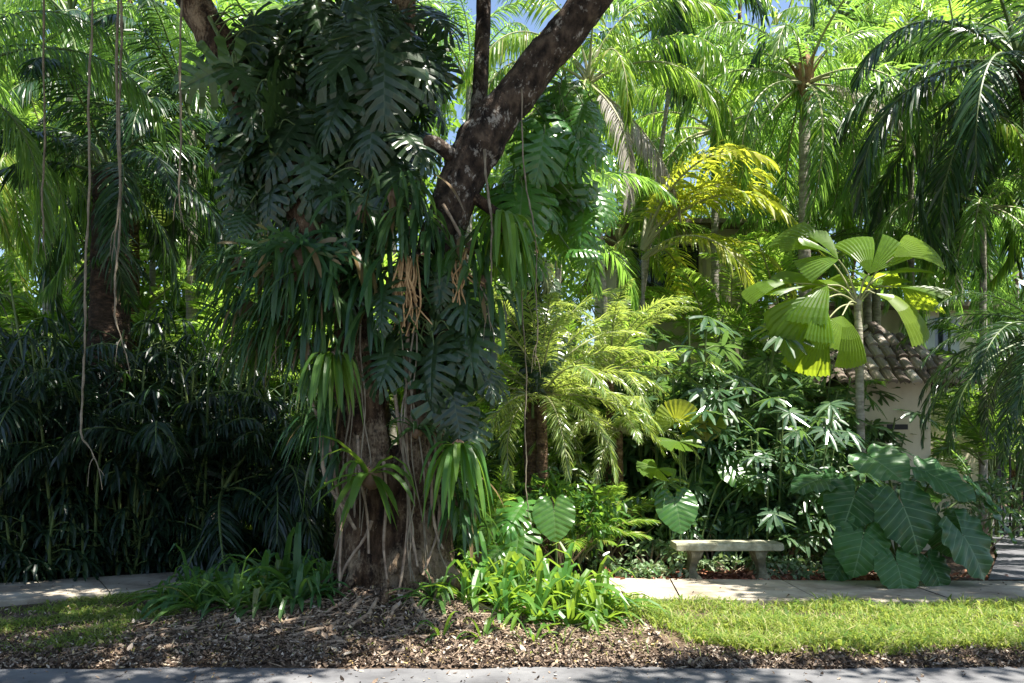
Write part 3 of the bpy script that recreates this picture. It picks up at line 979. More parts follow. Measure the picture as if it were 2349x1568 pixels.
# the crown: leaf clumps above the picture that shade the verge, road and stems
rng = np.random.default_rng(21)
mb = MB()
LIT = [  # ground patches (x, y, rx, ry) that the photograph shows in sun
    (3.0, 7.3, 3.0, .8), (1.75, 8.85, .75, .6), (.15, 6.25, 1.1, .28), (-.5, 5.6, 1.2, .2), (.35, 7.6, 1.2, .9), (2.6, 5.6, .8, .15), (4.4, 5.7, .9, .16), (-4.9, 8.8, .12, .1),
    (.6, 9.4, .9, .8), (-2.6, 8.7, .3, .2), (-5.2, 7.0, .4, .15), (6.1, 9.1, .4, .12)]
centres = []


def crown_at(p, gap):
    h = rng.uniform(7.4, 11.2)
    k = (h - p[2]) / TO_SUN[2]
    c = np.asarray(p, float) + TO_SUN * k
    if c[2] < CAMZ + .60 * c[1] + .25:
        return
    for z in (0, 1, 2, 3, 4, 5):
        q = c - TO_SUN * (c[2] - z) / TO_SUN[2]
        if z == 0 and any(((q[0] - a) / (b1 + .32)) ** 2 + ((q[1] - b) / (b2 + .32)) ** 2 < 1 for a, b, b1, b2 in LIT):
            return
        if q[0] > (.7 if z == 0 else -.45) and 9.75 < q[1] < 14.5 and z < 5:
            return
        if z <= 2 and -6.5 < q[0] < -1.5 and 12.3 < q[1] < 15:
            return
        if z >= 4 and .2 < q[0] < 1.6 and 7.9 < q[1] < 9.3:
            return
    if centres and min(np.linalg.norm(c - q) for q in centres) < gap:
        return
    centres.append(c)


for _ in range(2600):
    crown_at((rng.uniform(-8.5, 8.5), rng.uniform(3.0, 9.6), 0), .62)
for _ in range(1500):
    yy = rng.uniform(6.9, 11.8)
    if yy < 9.6 or rng.random() < .22:
        crown_at((rng.uniform(-8, .5), yy, rng.uniform(0, 5.5)), .58)
for _ in range(600):
    crown_at((rng.uniform(2.3, 6.2), rng.uniform(8.5, 9.6), rng.uniform(0, 1.0)), .55)
for c in centres:
    leaf_cloud(mb, c - tb, (.5, .5, .35), 115, .17, rng, asp=.5, nseg=2, fold=0, shell=.1)
obj('crown', mb.mesh('crown', M['canopy']), tree)
print('crown clumps', len(centres))

# ------------------------------------------------------------------ monstera climbing it
MON = [monstera_mesh('monstera_leaf', M['monstera'], s, lobes=7 + s % 3) for s in range(4)]
MONLIT = [monstera_mesh('monstera_leaf_sunlit', M['monlit'], s + 9, lobes=7 + s % 2) for s in range(3)]


def monstera(label, leaves, meshes, group='monsteras climbing the great tree', stem=None, seed=0, name='monstera', cloud=None, tone=None):
    """leaves: (qx, qy, Y, size, lean angle from straight down, turn); cloud: (qx, qy, Y, rx, ry, n, size)"""
    rng = np.random.default_rng(seed + 300)
    ls = list(leaves)
    for (qx, qy, Y, rx, ry, n, size) in (cloud or []):
        for _ in range(n):
            a, rr = rng.random() * 6.283, math.sqrt(rng.random())
            dx = rr * math.cos(a)
            ls.append((qx + rx * dx, qy + ry * rr * math.sin(a), Y + rng.normal(0, .14) + .22 * dx * dx, size * rng.uniform(.55, 1.25), 40 * dx + rng.normal(0, 32), 35 * dx + rng.normal(0, 38)))
    b = P(*ls[0][:3])
    root = thing(name, label, 'climbing plant', b, group)
    mb = MB()
    sp = [P(*s) for s in stem]
    p = smooth_path(sp, 6)
    tube(mb, p - b, .022, 7, 0, .2, 6)
    for (qx, qy, Y, size, ang, turn) in ls:
        c = P(qx, qy, Y)
        a, tn_ = R(ang), R(turn)
        out = np.array([math.sin(tn_), -math.cos(tn_), 0])
        d = np.array([math.sin(a), 0, -math.cos(a)]) + out * rng.uniform(.1, .9)
        nml = out + np.array([0, 0, rng.uniform(.1, 1.3)]) + rng.normal(0, .25, 3)
        st = c - nrm(d) * size * .42
        sc = size
        o = obj('leaf', meshes[rng.integers(len(meshes))], root, mat=orient(st - b, d, nml, sc))
        j = int(np.argmin(np.linalg.norm(p - st, axis=1)))
        mid = (p[j] + st) / 2 + np.array([0, -.06, .14])
        tube(mb, smooth_path([p[j], mid, st + nrm(nml) * .0], 4) - b, .008, 5)
    obj('stem', mb.mesh('stem', M['stalk'], True), root)
    return root


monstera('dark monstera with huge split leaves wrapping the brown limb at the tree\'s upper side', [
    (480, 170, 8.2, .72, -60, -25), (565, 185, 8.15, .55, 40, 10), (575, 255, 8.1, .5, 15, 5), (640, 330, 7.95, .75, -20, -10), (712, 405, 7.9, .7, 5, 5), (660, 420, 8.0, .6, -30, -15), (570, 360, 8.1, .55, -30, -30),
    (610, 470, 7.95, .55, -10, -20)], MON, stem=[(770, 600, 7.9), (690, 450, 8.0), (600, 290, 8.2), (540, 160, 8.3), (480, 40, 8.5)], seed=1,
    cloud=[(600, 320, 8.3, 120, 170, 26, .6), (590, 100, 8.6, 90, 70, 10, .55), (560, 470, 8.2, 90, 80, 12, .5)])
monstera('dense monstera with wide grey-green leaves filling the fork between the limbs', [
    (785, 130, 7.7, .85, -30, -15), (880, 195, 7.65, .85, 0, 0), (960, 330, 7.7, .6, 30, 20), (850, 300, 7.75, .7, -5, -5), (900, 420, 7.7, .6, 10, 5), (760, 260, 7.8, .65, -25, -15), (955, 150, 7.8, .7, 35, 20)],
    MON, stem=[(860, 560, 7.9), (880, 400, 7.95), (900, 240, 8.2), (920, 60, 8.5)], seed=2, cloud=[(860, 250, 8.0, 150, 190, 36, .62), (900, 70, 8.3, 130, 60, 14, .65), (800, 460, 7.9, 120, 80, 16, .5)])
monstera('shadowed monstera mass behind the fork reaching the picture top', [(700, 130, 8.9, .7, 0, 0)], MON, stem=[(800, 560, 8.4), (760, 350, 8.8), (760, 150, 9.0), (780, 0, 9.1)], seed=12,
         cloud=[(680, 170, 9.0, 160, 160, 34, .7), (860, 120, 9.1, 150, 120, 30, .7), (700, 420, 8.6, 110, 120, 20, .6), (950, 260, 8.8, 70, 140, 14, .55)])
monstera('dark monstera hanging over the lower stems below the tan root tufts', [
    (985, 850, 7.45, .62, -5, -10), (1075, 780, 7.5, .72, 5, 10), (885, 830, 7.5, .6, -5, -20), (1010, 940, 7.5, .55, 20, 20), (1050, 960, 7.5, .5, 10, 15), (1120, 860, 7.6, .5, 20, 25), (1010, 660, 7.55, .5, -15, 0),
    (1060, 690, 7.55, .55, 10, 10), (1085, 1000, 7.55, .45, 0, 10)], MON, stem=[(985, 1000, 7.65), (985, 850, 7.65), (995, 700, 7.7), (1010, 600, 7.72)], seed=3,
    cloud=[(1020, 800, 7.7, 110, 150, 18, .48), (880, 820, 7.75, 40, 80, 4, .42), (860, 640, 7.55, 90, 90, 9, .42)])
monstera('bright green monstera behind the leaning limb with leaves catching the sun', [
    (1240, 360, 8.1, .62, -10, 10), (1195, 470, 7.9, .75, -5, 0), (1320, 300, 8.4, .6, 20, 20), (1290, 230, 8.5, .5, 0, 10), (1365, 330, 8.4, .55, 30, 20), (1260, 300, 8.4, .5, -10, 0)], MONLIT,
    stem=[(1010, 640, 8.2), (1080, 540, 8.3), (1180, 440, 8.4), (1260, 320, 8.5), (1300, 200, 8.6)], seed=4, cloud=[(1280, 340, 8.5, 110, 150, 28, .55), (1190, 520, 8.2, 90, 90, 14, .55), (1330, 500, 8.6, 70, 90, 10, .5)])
h = monstera('small heart-leaved climber between the two tan root tufts on the trunk', [], [heart_mesh('climber_leaf', M['monlit'], 4)], stem=[(1000, 760, 7.7), (1005, 660, 7.72), (1010, 590, 7.72)], seed=5, name='climbing_philodendron', group='climbers with entire leaves',
             cloud=[(1010, 615, 7.55, 28, 22, 4, .33)])

# strap-leaved ferns and rosettes perched on it -----------------------------------


def strap_colony(name, mat, seed, n, L, W, w=.3, h=.45, el=(-75, 20)):
    rng = np.random.default_rng(seed)
    a = rng.uniform(3.2, 6.2, n)
    e = np.radians(rng.uniform(*el, n))
    D = np.stack([np.cos(a) * np.cos(e), np.sin(a) * np.cos(e), np.sin(e)], -1)
    P0 = np.stack([rng.normal(0, w * .5, n), rng.normal(0, .04, n), rng.uniform(-h * .5, h * .5, n)], -1)
    Wd = np.stack([-np.sin(a), np.cos(a), rng.normal(0, .25, n)], -1) + rng.normal(0, .3, (n, 3))
    mb = MB()
    strips(mb, P0, D, Wd, rng.uniform(*L, n), W * rng.uniform(.7, 1.25, n), rng.uniform(.9, 5.0, n), 7, (.5, .85, 1, 1, .9, .65, .12), 0, .3)
    return mb.mesh(name, mat)


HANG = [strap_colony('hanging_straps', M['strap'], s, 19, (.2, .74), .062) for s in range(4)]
HANGL = [rosette_mesh('hanging_straps_sunlit', M['straplit'], s + 5, n=22, L=(.5, .85), W=.062, el=(-40, 45), droop=(2.4, 4.5), az=(3.4, 6.0), nseg=7, spread=.09) for s in range(2)]
ROSE = [rosette_mesh('perched_rosette', M['strap'], s + 20, n=20, L=(.3, .55), W=.05, el=(-10, 75), droop=(.5, 1.5), az=(3.0, 6.4), nseg=5, spread=.03) for s in range(3)]
ROSEL = rosette_mesh('perched_rosette_sunlit', M['straplit'], 27, n=20, L=(.32, .5), W=.062, el=(-50, 75), droop=(.6, 1.8), az=(2.9, 6.5), nseg=5, spread=.03)
SPIKE = [rosette_mesh('narrow_spray', M['strap'], s + 30, n=64, L=(.3, .66), W=.02, el=(-25, 55), droop=(.9, 2.2), az=(2.0, 5.2), nseg=6, spread=.06, fold=.2) for s in range(3)]


def perch(label, qx, qy, Y, me, scale=1.0, rz=0.0, name='strap_fern', group='strap-leaved ferns perched on the great tree', cat='fern', heart=True):
    c = P(qx, qy, Y)
    root = thing(name, label, cat, c, group, rz, scale)
    obj('leaves', me, root)
    mb = MB()
    t = np.linspace(0, 1, 6)
    tube(mb, np.stack([0 * t, .10 - .1 * t, -.10 + .12 * t], -1), np.interp(t, [0, .5, 1], [.03, .085, .045]), 9, 0, .4, 9)
    obj('root_ball', mb.mesh('root_ball', M['shield'], True), root)
    return root


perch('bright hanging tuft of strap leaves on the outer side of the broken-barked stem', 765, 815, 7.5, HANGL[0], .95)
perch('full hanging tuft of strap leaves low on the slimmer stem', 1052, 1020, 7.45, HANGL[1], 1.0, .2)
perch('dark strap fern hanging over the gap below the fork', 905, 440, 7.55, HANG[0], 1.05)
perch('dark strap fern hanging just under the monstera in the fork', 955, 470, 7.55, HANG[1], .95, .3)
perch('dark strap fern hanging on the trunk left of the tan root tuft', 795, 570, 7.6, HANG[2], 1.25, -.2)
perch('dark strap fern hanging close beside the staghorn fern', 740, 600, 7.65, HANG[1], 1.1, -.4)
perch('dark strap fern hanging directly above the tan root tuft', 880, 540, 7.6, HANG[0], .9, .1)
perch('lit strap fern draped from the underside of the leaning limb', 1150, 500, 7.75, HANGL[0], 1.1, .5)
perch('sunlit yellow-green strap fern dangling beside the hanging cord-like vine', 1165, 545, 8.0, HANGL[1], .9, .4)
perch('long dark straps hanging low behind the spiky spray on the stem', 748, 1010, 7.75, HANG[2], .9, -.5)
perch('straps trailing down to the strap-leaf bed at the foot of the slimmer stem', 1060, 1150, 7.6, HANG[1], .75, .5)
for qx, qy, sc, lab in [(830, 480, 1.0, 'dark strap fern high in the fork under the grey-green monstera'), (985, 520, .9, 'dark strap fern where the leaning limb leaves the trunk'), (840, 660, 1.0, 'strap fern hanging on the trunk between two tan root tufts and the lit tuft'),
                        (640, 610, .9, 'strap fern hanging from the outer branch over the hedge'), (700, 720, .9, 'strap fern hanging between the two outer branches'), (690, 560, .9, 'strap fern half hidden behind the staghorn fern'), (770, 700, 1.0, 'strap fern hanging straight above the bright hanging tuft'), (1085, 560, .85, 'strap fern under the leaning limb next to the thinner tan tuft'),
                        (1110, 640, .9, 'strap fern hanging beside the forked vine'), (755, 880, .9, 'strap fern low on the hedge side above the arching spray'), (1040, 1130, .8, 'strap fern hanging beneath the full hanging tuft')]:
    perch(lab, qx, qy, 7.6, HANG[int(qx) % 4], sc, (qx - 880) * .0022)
perch('green rosette with broad leaves in the middle of the trunk', 848, 1085, 7.36, ROSEL, 1.35, 0, 'bromeliad', 'rosettes perched on the great tree', 'bromeliad')
perch('small narrow rosette at the fork where the two stems part', 955, 985, 7.55, ROSE[1], .75, .3, 'bromeliad', 'rosettes perched on the great tree', 'bromeliad')
perch('arching spray of narrow leaves sticking out from the trunk beside the hedge', 742, 960, 7.6, SPIKE[0], 1.1, 0, 'spray_fern', 'narrow-leaved sprays beside the great tree')
for i, (qx, qy, Y, sc, lab) in enumerate([
        (640, 690, 7.9, 1.2, 'shaggy narrow-leaved spray below the outer dead branch'), (735, 690, 7.75, 1.1, 'narrow-leaved spray covering the branch fork beside the trunk'), (600, 780, 8.0, 1.2, 'lowest narrow-leaved spray above the dark hedge gap'), (650, 560, 7.9, 1.1, 'narrow-leaved spray on top of the outer branch'),
        (690, 640, 7.75, 1.2, 'narrow-leaved spray spreading under the staghorn fern'), (610, 620, 8.0, 1.3, 'narrow-leaved spray reaching out over the dark hedge'), (560, 700, 8.15, 1.3, 'drooping narrow-leaved spray against the dark hedge'),
        (650, 740, 7.9, 1.35, 'drooping narrow-leaved spray midway between staghorn fern and arching spray'), (700, 800, 7.8, 1.1, 'short narrow-leaved spray just above the arching spray'), (540, 600, 8.3, 1.2, 'outermost narrow-leaved spray near the hanging cord')]):
    perch(lab, qx, qy, Y, SPIKE[i % 3], sc, -.35 + .2 * (i % 3), 'spray_fern', 'narrow-leaved sprays beside the great tree')

# staghorn fern
sg = thing('staghorn_fern', 'staghorn fern with forked antler fronds on the trunk above the hedge', 'fern', P(690, 570, 7.6))
mb = MB()
rng = np.random.default_rng(8)


def antler(p, d, ln, wd, lev):
    wv = np.cross(d, [0, -1, .3])
    strips(mb, [p], [d], [wv], ln, wd, .25, 3, (.7, .9, 1, .9 if lev < 2 else .2), 0, .1)
    if lev < 2:
        dd = nrm(d - np.array([0, 0, .35]))
        e = p + dd * ln * .93
        for s in (-1, 1):
            d2 = nrm(dd + np.cross(dd, [0, -1, 0]) * s * .5 + rng.normal(0, .12, 3))
            antler(e, d2, ln * .75, wd * .75, lev + 1)


for k in range(15):
    a = R(rng.uniform(-110, 110))
    d = nrm(np.array([math.sin(a), -.6, math.cos(a) * .5 - .15]))
    antler(rng.normal(0, .05, 3), d, rng.uniform(.22, .34), .05, 0)
obj('antler_fronds', mb.mesh('antler_fronds', M['strap']), sg)
mb = MB()
t = np.linspace(0, 1, 7)
tube(mb, np.stack([0 * t, .18 - .24 * t, -.18 + 0 * t], -1), np.interp(t, [0, .5, .85, 1], [.22, .24, .16, .04]), 14, 0, .35, 5)
obj('shield', mb.mesh('shield', M['shield'], True), sg)

# dry tan root tufts
for i, (lab, qx, qy, Y, n, ln) in enumerate([('thick tuft of dry tan roots hanging in the middle of the trunk', 928, 605, 7.5, 26, .62), ('thinner tuft of dry tan roots hanging beside the heart-leaved climber', 1055, 585, 7.55, 13, .48)]):
    rng = np.random.default_rng(40 + i)
    c = P(qx, qy, Y)
    mb = MB()
    for k in range(n):
        p0 = rng.normal(0, [.05, .03, .02])
        l = ln * rng.uniform(.5, 1.05)
        p = smooth_path([p0 + [0, .06, .06], p0 + [rng.normal(0, .02), -.03, -l * .3], p0 + [rng.normal(0, .05), -.02, -l * .65], p0 + [rng.normal(.03, .06), 0, -l]], 5)
        tube(mb, p, np.linspace(.012, .007, len(p)), 5)
    tag(obj('root_tuft', mb.mesh('root_tuft', M['dryroot'], True), None, c), lab, 'dry roots', 'dry root tufts on the great tree')

# hanging vines ----------------------------------------------------------
for lab, rows, r in [
        ('thickest pale vine hanging from the treetop in front of the fern-clad palm', [(280, -560, 7.9), (278, -140, 7.9), (277, 60, 7.9), (275, 300, 7.9), (272, 480, 7.9), (255, 600, 7.9)], .013),
        ('thin pale vine hanging beside the thickest one and reaching the hedge top', [(266, -560, 8.0), (272, -140, 8.0), (270, 330, 8.0), (278, 470, 8.0), (268, 590, 8.0), (264, 690, 8.0), (268, 745, 8.0), (300, 850, 8.0)], .012),
        ('long vine hanging across the dark hedge and kinking near its lower end', [(216, -560, 7.6), (212, -120, 7.6), (207, 160, 7.6), (203, 420, 7.6), (196, 680, 7.6), (192, 860, 7.6), (186, 985, 7.6), (205, 1030, 7.6), (240, 1092, 7.6)], .012),
        ('straight cord-like vine ending beside the yellow leaf', [(420, -560, 7.9), (416, -120, 7.9), (415, 200, 7.9), (412, 400, 7.9), (414, 512, 7.9)], .012),
        ('cord-like vine hanging in front of the vine-clad palm trunk', [(1196, 205, 7.68), (1205, 420, 7.7), (1226, 520, 7.7), (1230, 640, 7.7), (1232, 760, 7.7), (1228, 840, 7.7)], .007),
        ('vine with a side fork hanging beside the slimmer stem', [(1110, 345, 7.66), (1126, 500, 7.5), (1128, 590, 7.5), (1122, 690, 7.5), (1124, 760, 7.5)], .011),
        ('vine hanging down to the big silvery leaves beside the date palm', [(1186, 555, 8.05), (1205, 800, 8.3), (1205, 960, 8.4), (1206, 1060, 8.4), (1209, 1150, 8.4), (1212, 1190, 8.4)], .007),
        ('thin vine trailing from the sprays above the hedge', [(642, 752, 7.95), (636, 780, 7.6), (628, 850, 7.6)], .007),
        ('short pale cord dangling among the palm fronds beyond the hedge', [(106, -560, 9.0), (102, 100, 9.0), (100, 380, 9.0), (98, 500, 9.0), (100, 575, 9.0)], .012)]:
    p = smooth_path([P(*q) for q in rows], 9)
    kk = np.arange(len(p))
    p[:, 0] += .007 * np.sin(kk * .5 + len(lab)) + .003 * np.sin(kk * 1.7)
    p[:, 1] += .008 * np.cos(kk * .4 + len(lab))
    mb = MB()
    b = p[-1].copy()
    tube(mb, p - b, r * np.interp(kk, [0, len(p) * .75, len(p) - 1], [1.1, .85, .3]), 8, 0, .5, 14)
    for q_ in range(2):
        j = len(p) - 4 - 3 * q_
        sg_ = 1 - 2 * q_
        tube(mb, smooth_path([p[j] - b, p[j] - b + [.03 * sg_, -.02, -.08], p[j] - b + [.05 * sg_, -.02, -.22 - .06 * q_]], 4), np.linspace(r * .45, r * .2, 9), 5)
    if 'fork' in lab:
        tube(mb, smooth_path([P(1118, 690, 7.5), P(1100, 655, 7.5), P(1085, 630, 7.52)], 4) - b, r * .8, 6)
    tag(obj('hanging_vine', mb.mesh('hanging_vine', M['vine'], True), None, b), lab, 'vine', 'vines hanging from the great tree')

# ================================================================== BENCH
bx0, bx1, byc = P(1547, 0, 9.8)[0], P(1790, 0, 9.8)[0], 9.86
bench = thing('garden_bench', 'weathered concrete bench with slab seat on two scrolled legs beside the path', 'bench', ((bx0 + bx1) / 2, byc, .06))
hw = (bx1 - bx0) / 2
prof = [(-.2, .375), (-.2, .44), (-.185, .458), (-.165, .465), (.165, .465), (.185, .458), (.2, .44), (.2, .375), (.17, .366), (-.17, .366)]
xsb = [-hw, -hw + .012, -hw + .03, -hw * .5, 0, hw * .5, hw - .03, hw - .012, hw]
ins = [.03, .01, 0, 0, 0, 0, 0, .01, .03]
V = np.array([[[x, y * (1 - i), .425 + (z - .425) * (1 - i * 6)] for y, z in prof] for x, i in zip(xsb, ins)])
k = len(prof)
F = [[i * k + j, i * k + (j + 1) % k, (i + 1) * k + (j + 1) % k, (i + 1) * k + j] for i in range(len(xsb) - 1) for j in range(k)]
F += [[e * k + a, e * k + b, e * k + c, e * k + d] for e in (0, len(xsb) - 1) for a, b, c, d in ((0, 1, 8, 9), (1, 2, 7, 8), (2, 3, 6, 7), (3, 4, 5, 6))]
mb = MB()
mb.add(V.reshape(-1, 3), F)
obj('seat', mb.mesh('seat', M['bench']), bench)
LP = [(0, .18), (.05, .178), (.07, .11), (.14, .075), (.2, .085), (.26, .125), (.32, .15), (.385, .155)]      # height, half depth
TH = [(0, .085), (.05, .083), (.07, .05), (.2, .045), (.3, .06), (.385, .085)]
for sx in (-1, 1):
    zz = np.linspace(0, .385, 14)
    hd = np.interp(zz, *zip(*LP))
    ht = np.interp(zz, *zip(*TH))
    V = np.array([[[-t, -d, z], [-t * .4, -d - .01, z], [t * .4, -d - .01, z], [t, -d, z], [t, d, z], [-t, d, z]] for z, d, t in zip(zz, hd, ht)])
    V[:, :, 0] += sx * .02 * np.sin(zz * 14)[:, None]
    F = [[i * 6 + j, i * 6 + (j + 1) % 6, (i + 1) * 6 + (j + 1) % 6, (i + 1) * 6 + j] for i in range(13) for j in range(6)]
    mb = MB()
    mb.add(V.reshape(-1, 3), F)
    obj('leg', mb.mesh('leg', M['benchleg_shaded']), bench, (sx * hw * .63, 0, 0))

# ================================================================== HOUSE, GATEHOUSE, FENCE
HY = 18.0


def hx(q, Y=HY):
    return (q - CX) * Y / FQ


def hz(q, Y=HY):
    return CAMZ + (HZ - q) * Y / FQ


house = thing('house', 'tan stucco house mostly hidden behind palms with dark upper window and tiled ledge', 'house', (hx(1800), HY, 0))
o0 = np.array([hx(1800), HY, 0])
mb = MB()
X0, X1, XW = hx(1437), hx(1740), hx(2245)
wt = hz(712)
wz0, wz1, wx0, wx1 = hz(672), hz(560), hx(1446), hx(1605)
for lo_, hi_ in [((X0, HY, 0), (X1, HY + .3, wz0)), ((X0, HY, wz0), (wx0, HY + .3, wz1)), ((wx1, HY, wz0), (X1, HY + .3, wz1)), ((X0, HY, wz1), (X1, HY + .3, 6.7)), ((X0, HY + .3, 0), (X0 + .3, HY + 7, 6.7)), ((X1 - .3, HY + .3, 0), (X1, HY + 7, 6.7)),
                 ((X1, HY, 0), (XW, HY + .3, wt)), ((XW - .3, HY + .3, 0), (XW, HY + 7, wt))]:
    box(mb, np.array(lo_) - o0, np.array(hi_) - o0)
obj('wall', mb.mesh('wall', M['stucco']), house)
mb = MB()
box(mb, (wx0 - o0[0], .14, wz0), (wx1 - o0[0], .17, wz1))
win = obj('window', mb.mesh('window', M['glass']), house)
mb = MB()
for q in np.linspace(wx0, wx1, 4):
    box(mb, (q - o0[0] - .03, .10, wz0), (q - o0[0] + .03, .139, wz1))
obj('frame', mb.mesh('frame', M['metal']), win)
mb = MB()
box(mb, (hx(1612) - o0[0], -.35, hz(700)), (hx(1668) - o0[0], -.003, hz(585)))
obj('pillar', mb.mesh('pillar', M['stucco']), house)


def tile_run(mb, p0, along, down, width, length, r=.085, pitch=.19, row=.32, clip=None):
    """rows of barrel tiles; p0 top corner, along/down unit vectors"""
    along, down = nrm(along), nrm(down)
    nn_ = nrm(np.cross(along, down))
    if nn_[2] < 0:
        nn_ = -nn_
    for i in range(int(length / row) + 1):
        for j in range(int(width / pitch) + 1):
            u, v = j * pitch, i * row
            if clip and not clip(u, v + row * .5):
                continue
            b = p0 + along * u + down * v
            rg = np.linspace(0, np.pi, 6)
            V = []
            for s, rr, up in ((0, r * .85, -.01), (row * 1.12, r, .035)):
                V += [b + down * s + along * rr * math.cos(t) + nn_ * (rr * .8 * math.sin(t) + up) for t in rg]
            for t in rg:
                V.append(b + down * row * 1.12 + along * r * .8 * math.cos(t) + nn_ * (r * .5 * math.sin(t)))
            F = [[k, k + 1, 7 + k, 6 + k] for k in range(5)] + [[6 + k, 7 + k, 13 + k, 12 + k] for k in range(5)]
            mb.add(V, F)


mb = MB()
lx0, lx1, lz = hx(1420), hx(1612), hz(672)
box(mb, (lx0 - o0[0], -.42, lz - .16), (lx1 - o0[0], -.004, lz - .06))
tile_run(mb, np.array([lx0 - o0[0] + .08, -.02, lz + .06]), (1, 0, 0), (0, -1, -.28), lx1 - lx0 - .15, .34)
obj('tiled_ledge', mb.mesh('tiled_ledge', M['tile'], False), house)
mb = MB()
for a, b, z in ((X0 - .4, X1 + .4, 6.7), (X1 + .403, XW + .3, wt)):
    box(mb, (a - o0[0], -.5, z + .003), (b - o0[0], 7.5, z + .1))
    V = np.array([[a, HY - .5, z + .1], [b, HY - .5, z + .1], [b - 1, HY + 3.5, z + .8], [a + 1, HY + 3.5, z + .8], [a, HY + 7.5, z + .1], [b, HY + 7.5, z + .1]]) - o0
    mb.add(V, [[0, 1, 2, 3], [3, 2, 5, 4]])
    mb.add(np.array([V[0], V[3], V[4], (V[0] + V[4]) / 2]), [[0, 1, 2, 3]])
    mb.add(np.array([V[1], V[2], V[5], (V[1] + V[5]) / 2]), [[0, 1, 2, 3]])
obj('roof', mb.mesh('roof', M['tile']), house)
for q0, q1 in ((2118, 2140), (2176, 2196)):
    mb = MB()
    box(mb, (hx(q0) - o0[0], -.09, hz(812)), (hx(q1) - o0[0], -.004, hz(728)))
    obj('shutter', mb.mesh('shutter', M['shutter']), house)
mb = MB()
box(mb, (hx(2142) - o0[0], -.03, hz(810)), (hx(2174) - o0[0], -.003, hz(730)))
obj('window', mb.mesh('window', M['glass']), house)

GY = 13.0
gx0, gx1 = hx(1948, GY), hx(2135, GY)
gh = thing('gatehouse', 'small cream gatehouse with barrel-tiled hip roof and dark slot behind the giant elephant ears', 'gatehouse', ((gx0 + gx1) / 2, GY, 0))
gw = (gx1 - gx0) / 2
mb = MB()
box(mb, (-gw, 0, 0), (gw, 2 * gw, 2.84))
obj('wall', mb.mesh('wall', M['stucco']), gh)
mb = MB()
box(mb, (-gw - .85, .12, 0), (-gw - .003, .35, 1.75))
obj('side_wall', mb.mesh('side_wall', M['stucco']), gh)
mb = MB()
sxc = hx(2058, GY) - (gx0 + gx1) / 2
box(mb, (sxc - .17, -.012, hz(986, GY)), (sxc + .17, -.003, hz(974, GY)))
obj('slot', mb.mesh('slot', M['metal']), gh)
mb = MB()
ov, ze, zt = gw + .3, 2.85, 3.85
box(mb, (-ov + .05, gw - ov + .05, ze), (ov - .05, gw + ov - .05, ze + .06))
c = np.array([0, gw, 0])
for k in range(4):
    a = k * math.pi / 2
    al = np.array([math.cos(a), math.sin(a), 0])
    outw = np.array([math.sin(a), -math.cos(a), 0])
    ap = c + [0, 0, zt]
    dn = nrm(outw * ov + [0, 0, ze + .06 - zt])
    sl = math.hypot(ov, zt - ze - .06)
    mb.add(np.array([ap + dn * .02, ap + dn * .02 + al * .01, c + outw * ov + al * ov + [0, 0, ze + .06], c + outw * ov - al * ov + [0, 0, ze + .06]]), [[0, 1, 2, 3]])
    tile_run(mb, ap - al * ov, al, dn, 2 * ov, sl, clip=lambda u, v: abs(u - ov) < v * ov / sl + .04)
obj('roof', mb.mesh('roof', M['tile']), gh)

fn = thing('iron_fence', 'black iron bar fence beside the driveway under drooping palm fronds', 'fence', (hx(2330, 15), 15, .02))
mb = MB()
for i in range(14):
    box(mb, (-.25 + i * .13, -.012, 0), (-.225 + i * .13, .012, 1.85))
obj('bars', mb.mesh('bars', M['metal']), fn)
mb = MB()
for z in (.2, 1.6):
    box(mb, (-.3, .014, z), (1.6, .04, z + .04))
obj('rail', mb.mesh('rail', M['metal']), fn)
mb = MB()
box(mb, (-.37, -.04, 0), (-.29, .05, 2.0))
obj('post', mb.mesh('post', M['metal']), fn)

# ================================================================== PALMS
palm('slender grey-trunked palm with drooping feathery crown rising behind the broad-leaved fan palm', 1846, 190, 14.2, 'queen', 20, 1.05, .125, 'palmtrunk', seed=1, shaft=1.0, els=[50, 25, 0, -30], extra=[(5.9, 'grey', 1, .8)])
palm('yellow-green palm with a long dead grey frond hanging beside the leaning limb', 1350, 190, 14.0, 'weep', 18, 1.0, .06, 'palmtrunk', seed=2, lean=(-.5, 0), extra=[(-.25, 'hang', 0, 1.0), (-.9, 'grey', 2, .9)])
palm('backlit yellow palm high between the leaning limb and the slender grey palm', 1640, 300, 17.0, 'weep', 22, 1.05, .1, seed=3)
palm('backlit palm behind the slender grey palm on its house side', 2010, 230, 17.5, 'weep', 22, 1.05, .1, seed=4)
palm('low green palm behind the broad-leaved fan palm under the dark weeping palm', 1990, 430, 16.5, 'weepg', 20, 1.0, .09, seed=5)
palm('pale green palm at the skyline above the dark weeping palm', 2200, 150, 20, 'coco', 17, 1.25, .1, seed=6)
palm('palm above the picture whose dark fronds hang into its top edge', 1580, -110, 15.0, 'dark', 9, 1.1, .05, 'palmtrunk', seed=7, els=[25, 0, -25], lean=(1.2, -.5))
palm('bluish palm against the open sky seen through the fork', 1075, 190, 19, 'queen', 14, 1.0, .1, seed=8)
palm('pale sunlit palm far behind the leaning limb', 1280, 330, 21, 'coco', 15, 1.1, .1, seed=9)
palm('dark weeping palm with silvery fronds at the driveway side', 2335, 150, 12.6, 'dark', 28, 1.3, .07, 'fernclad', seed=10, lean=(-1.6, 0), els=[50, 25, 0, -25])
palm('low dark palm sweeping stiff fronds over the path beside the gatehouse', 2395, 770, 10.3, 'datedark', 34, .92, .07, 'fernclad', seed=11, lean=(-.5, -.5), name='date_palm', els=[45, 20, 0, -22])
palm('thin palm hanging pale fronds between the dark weeping palm and the house', 2255, 470, 14, 'queen', 14, .85, .07, seed=12, els=[25, 0, -30])
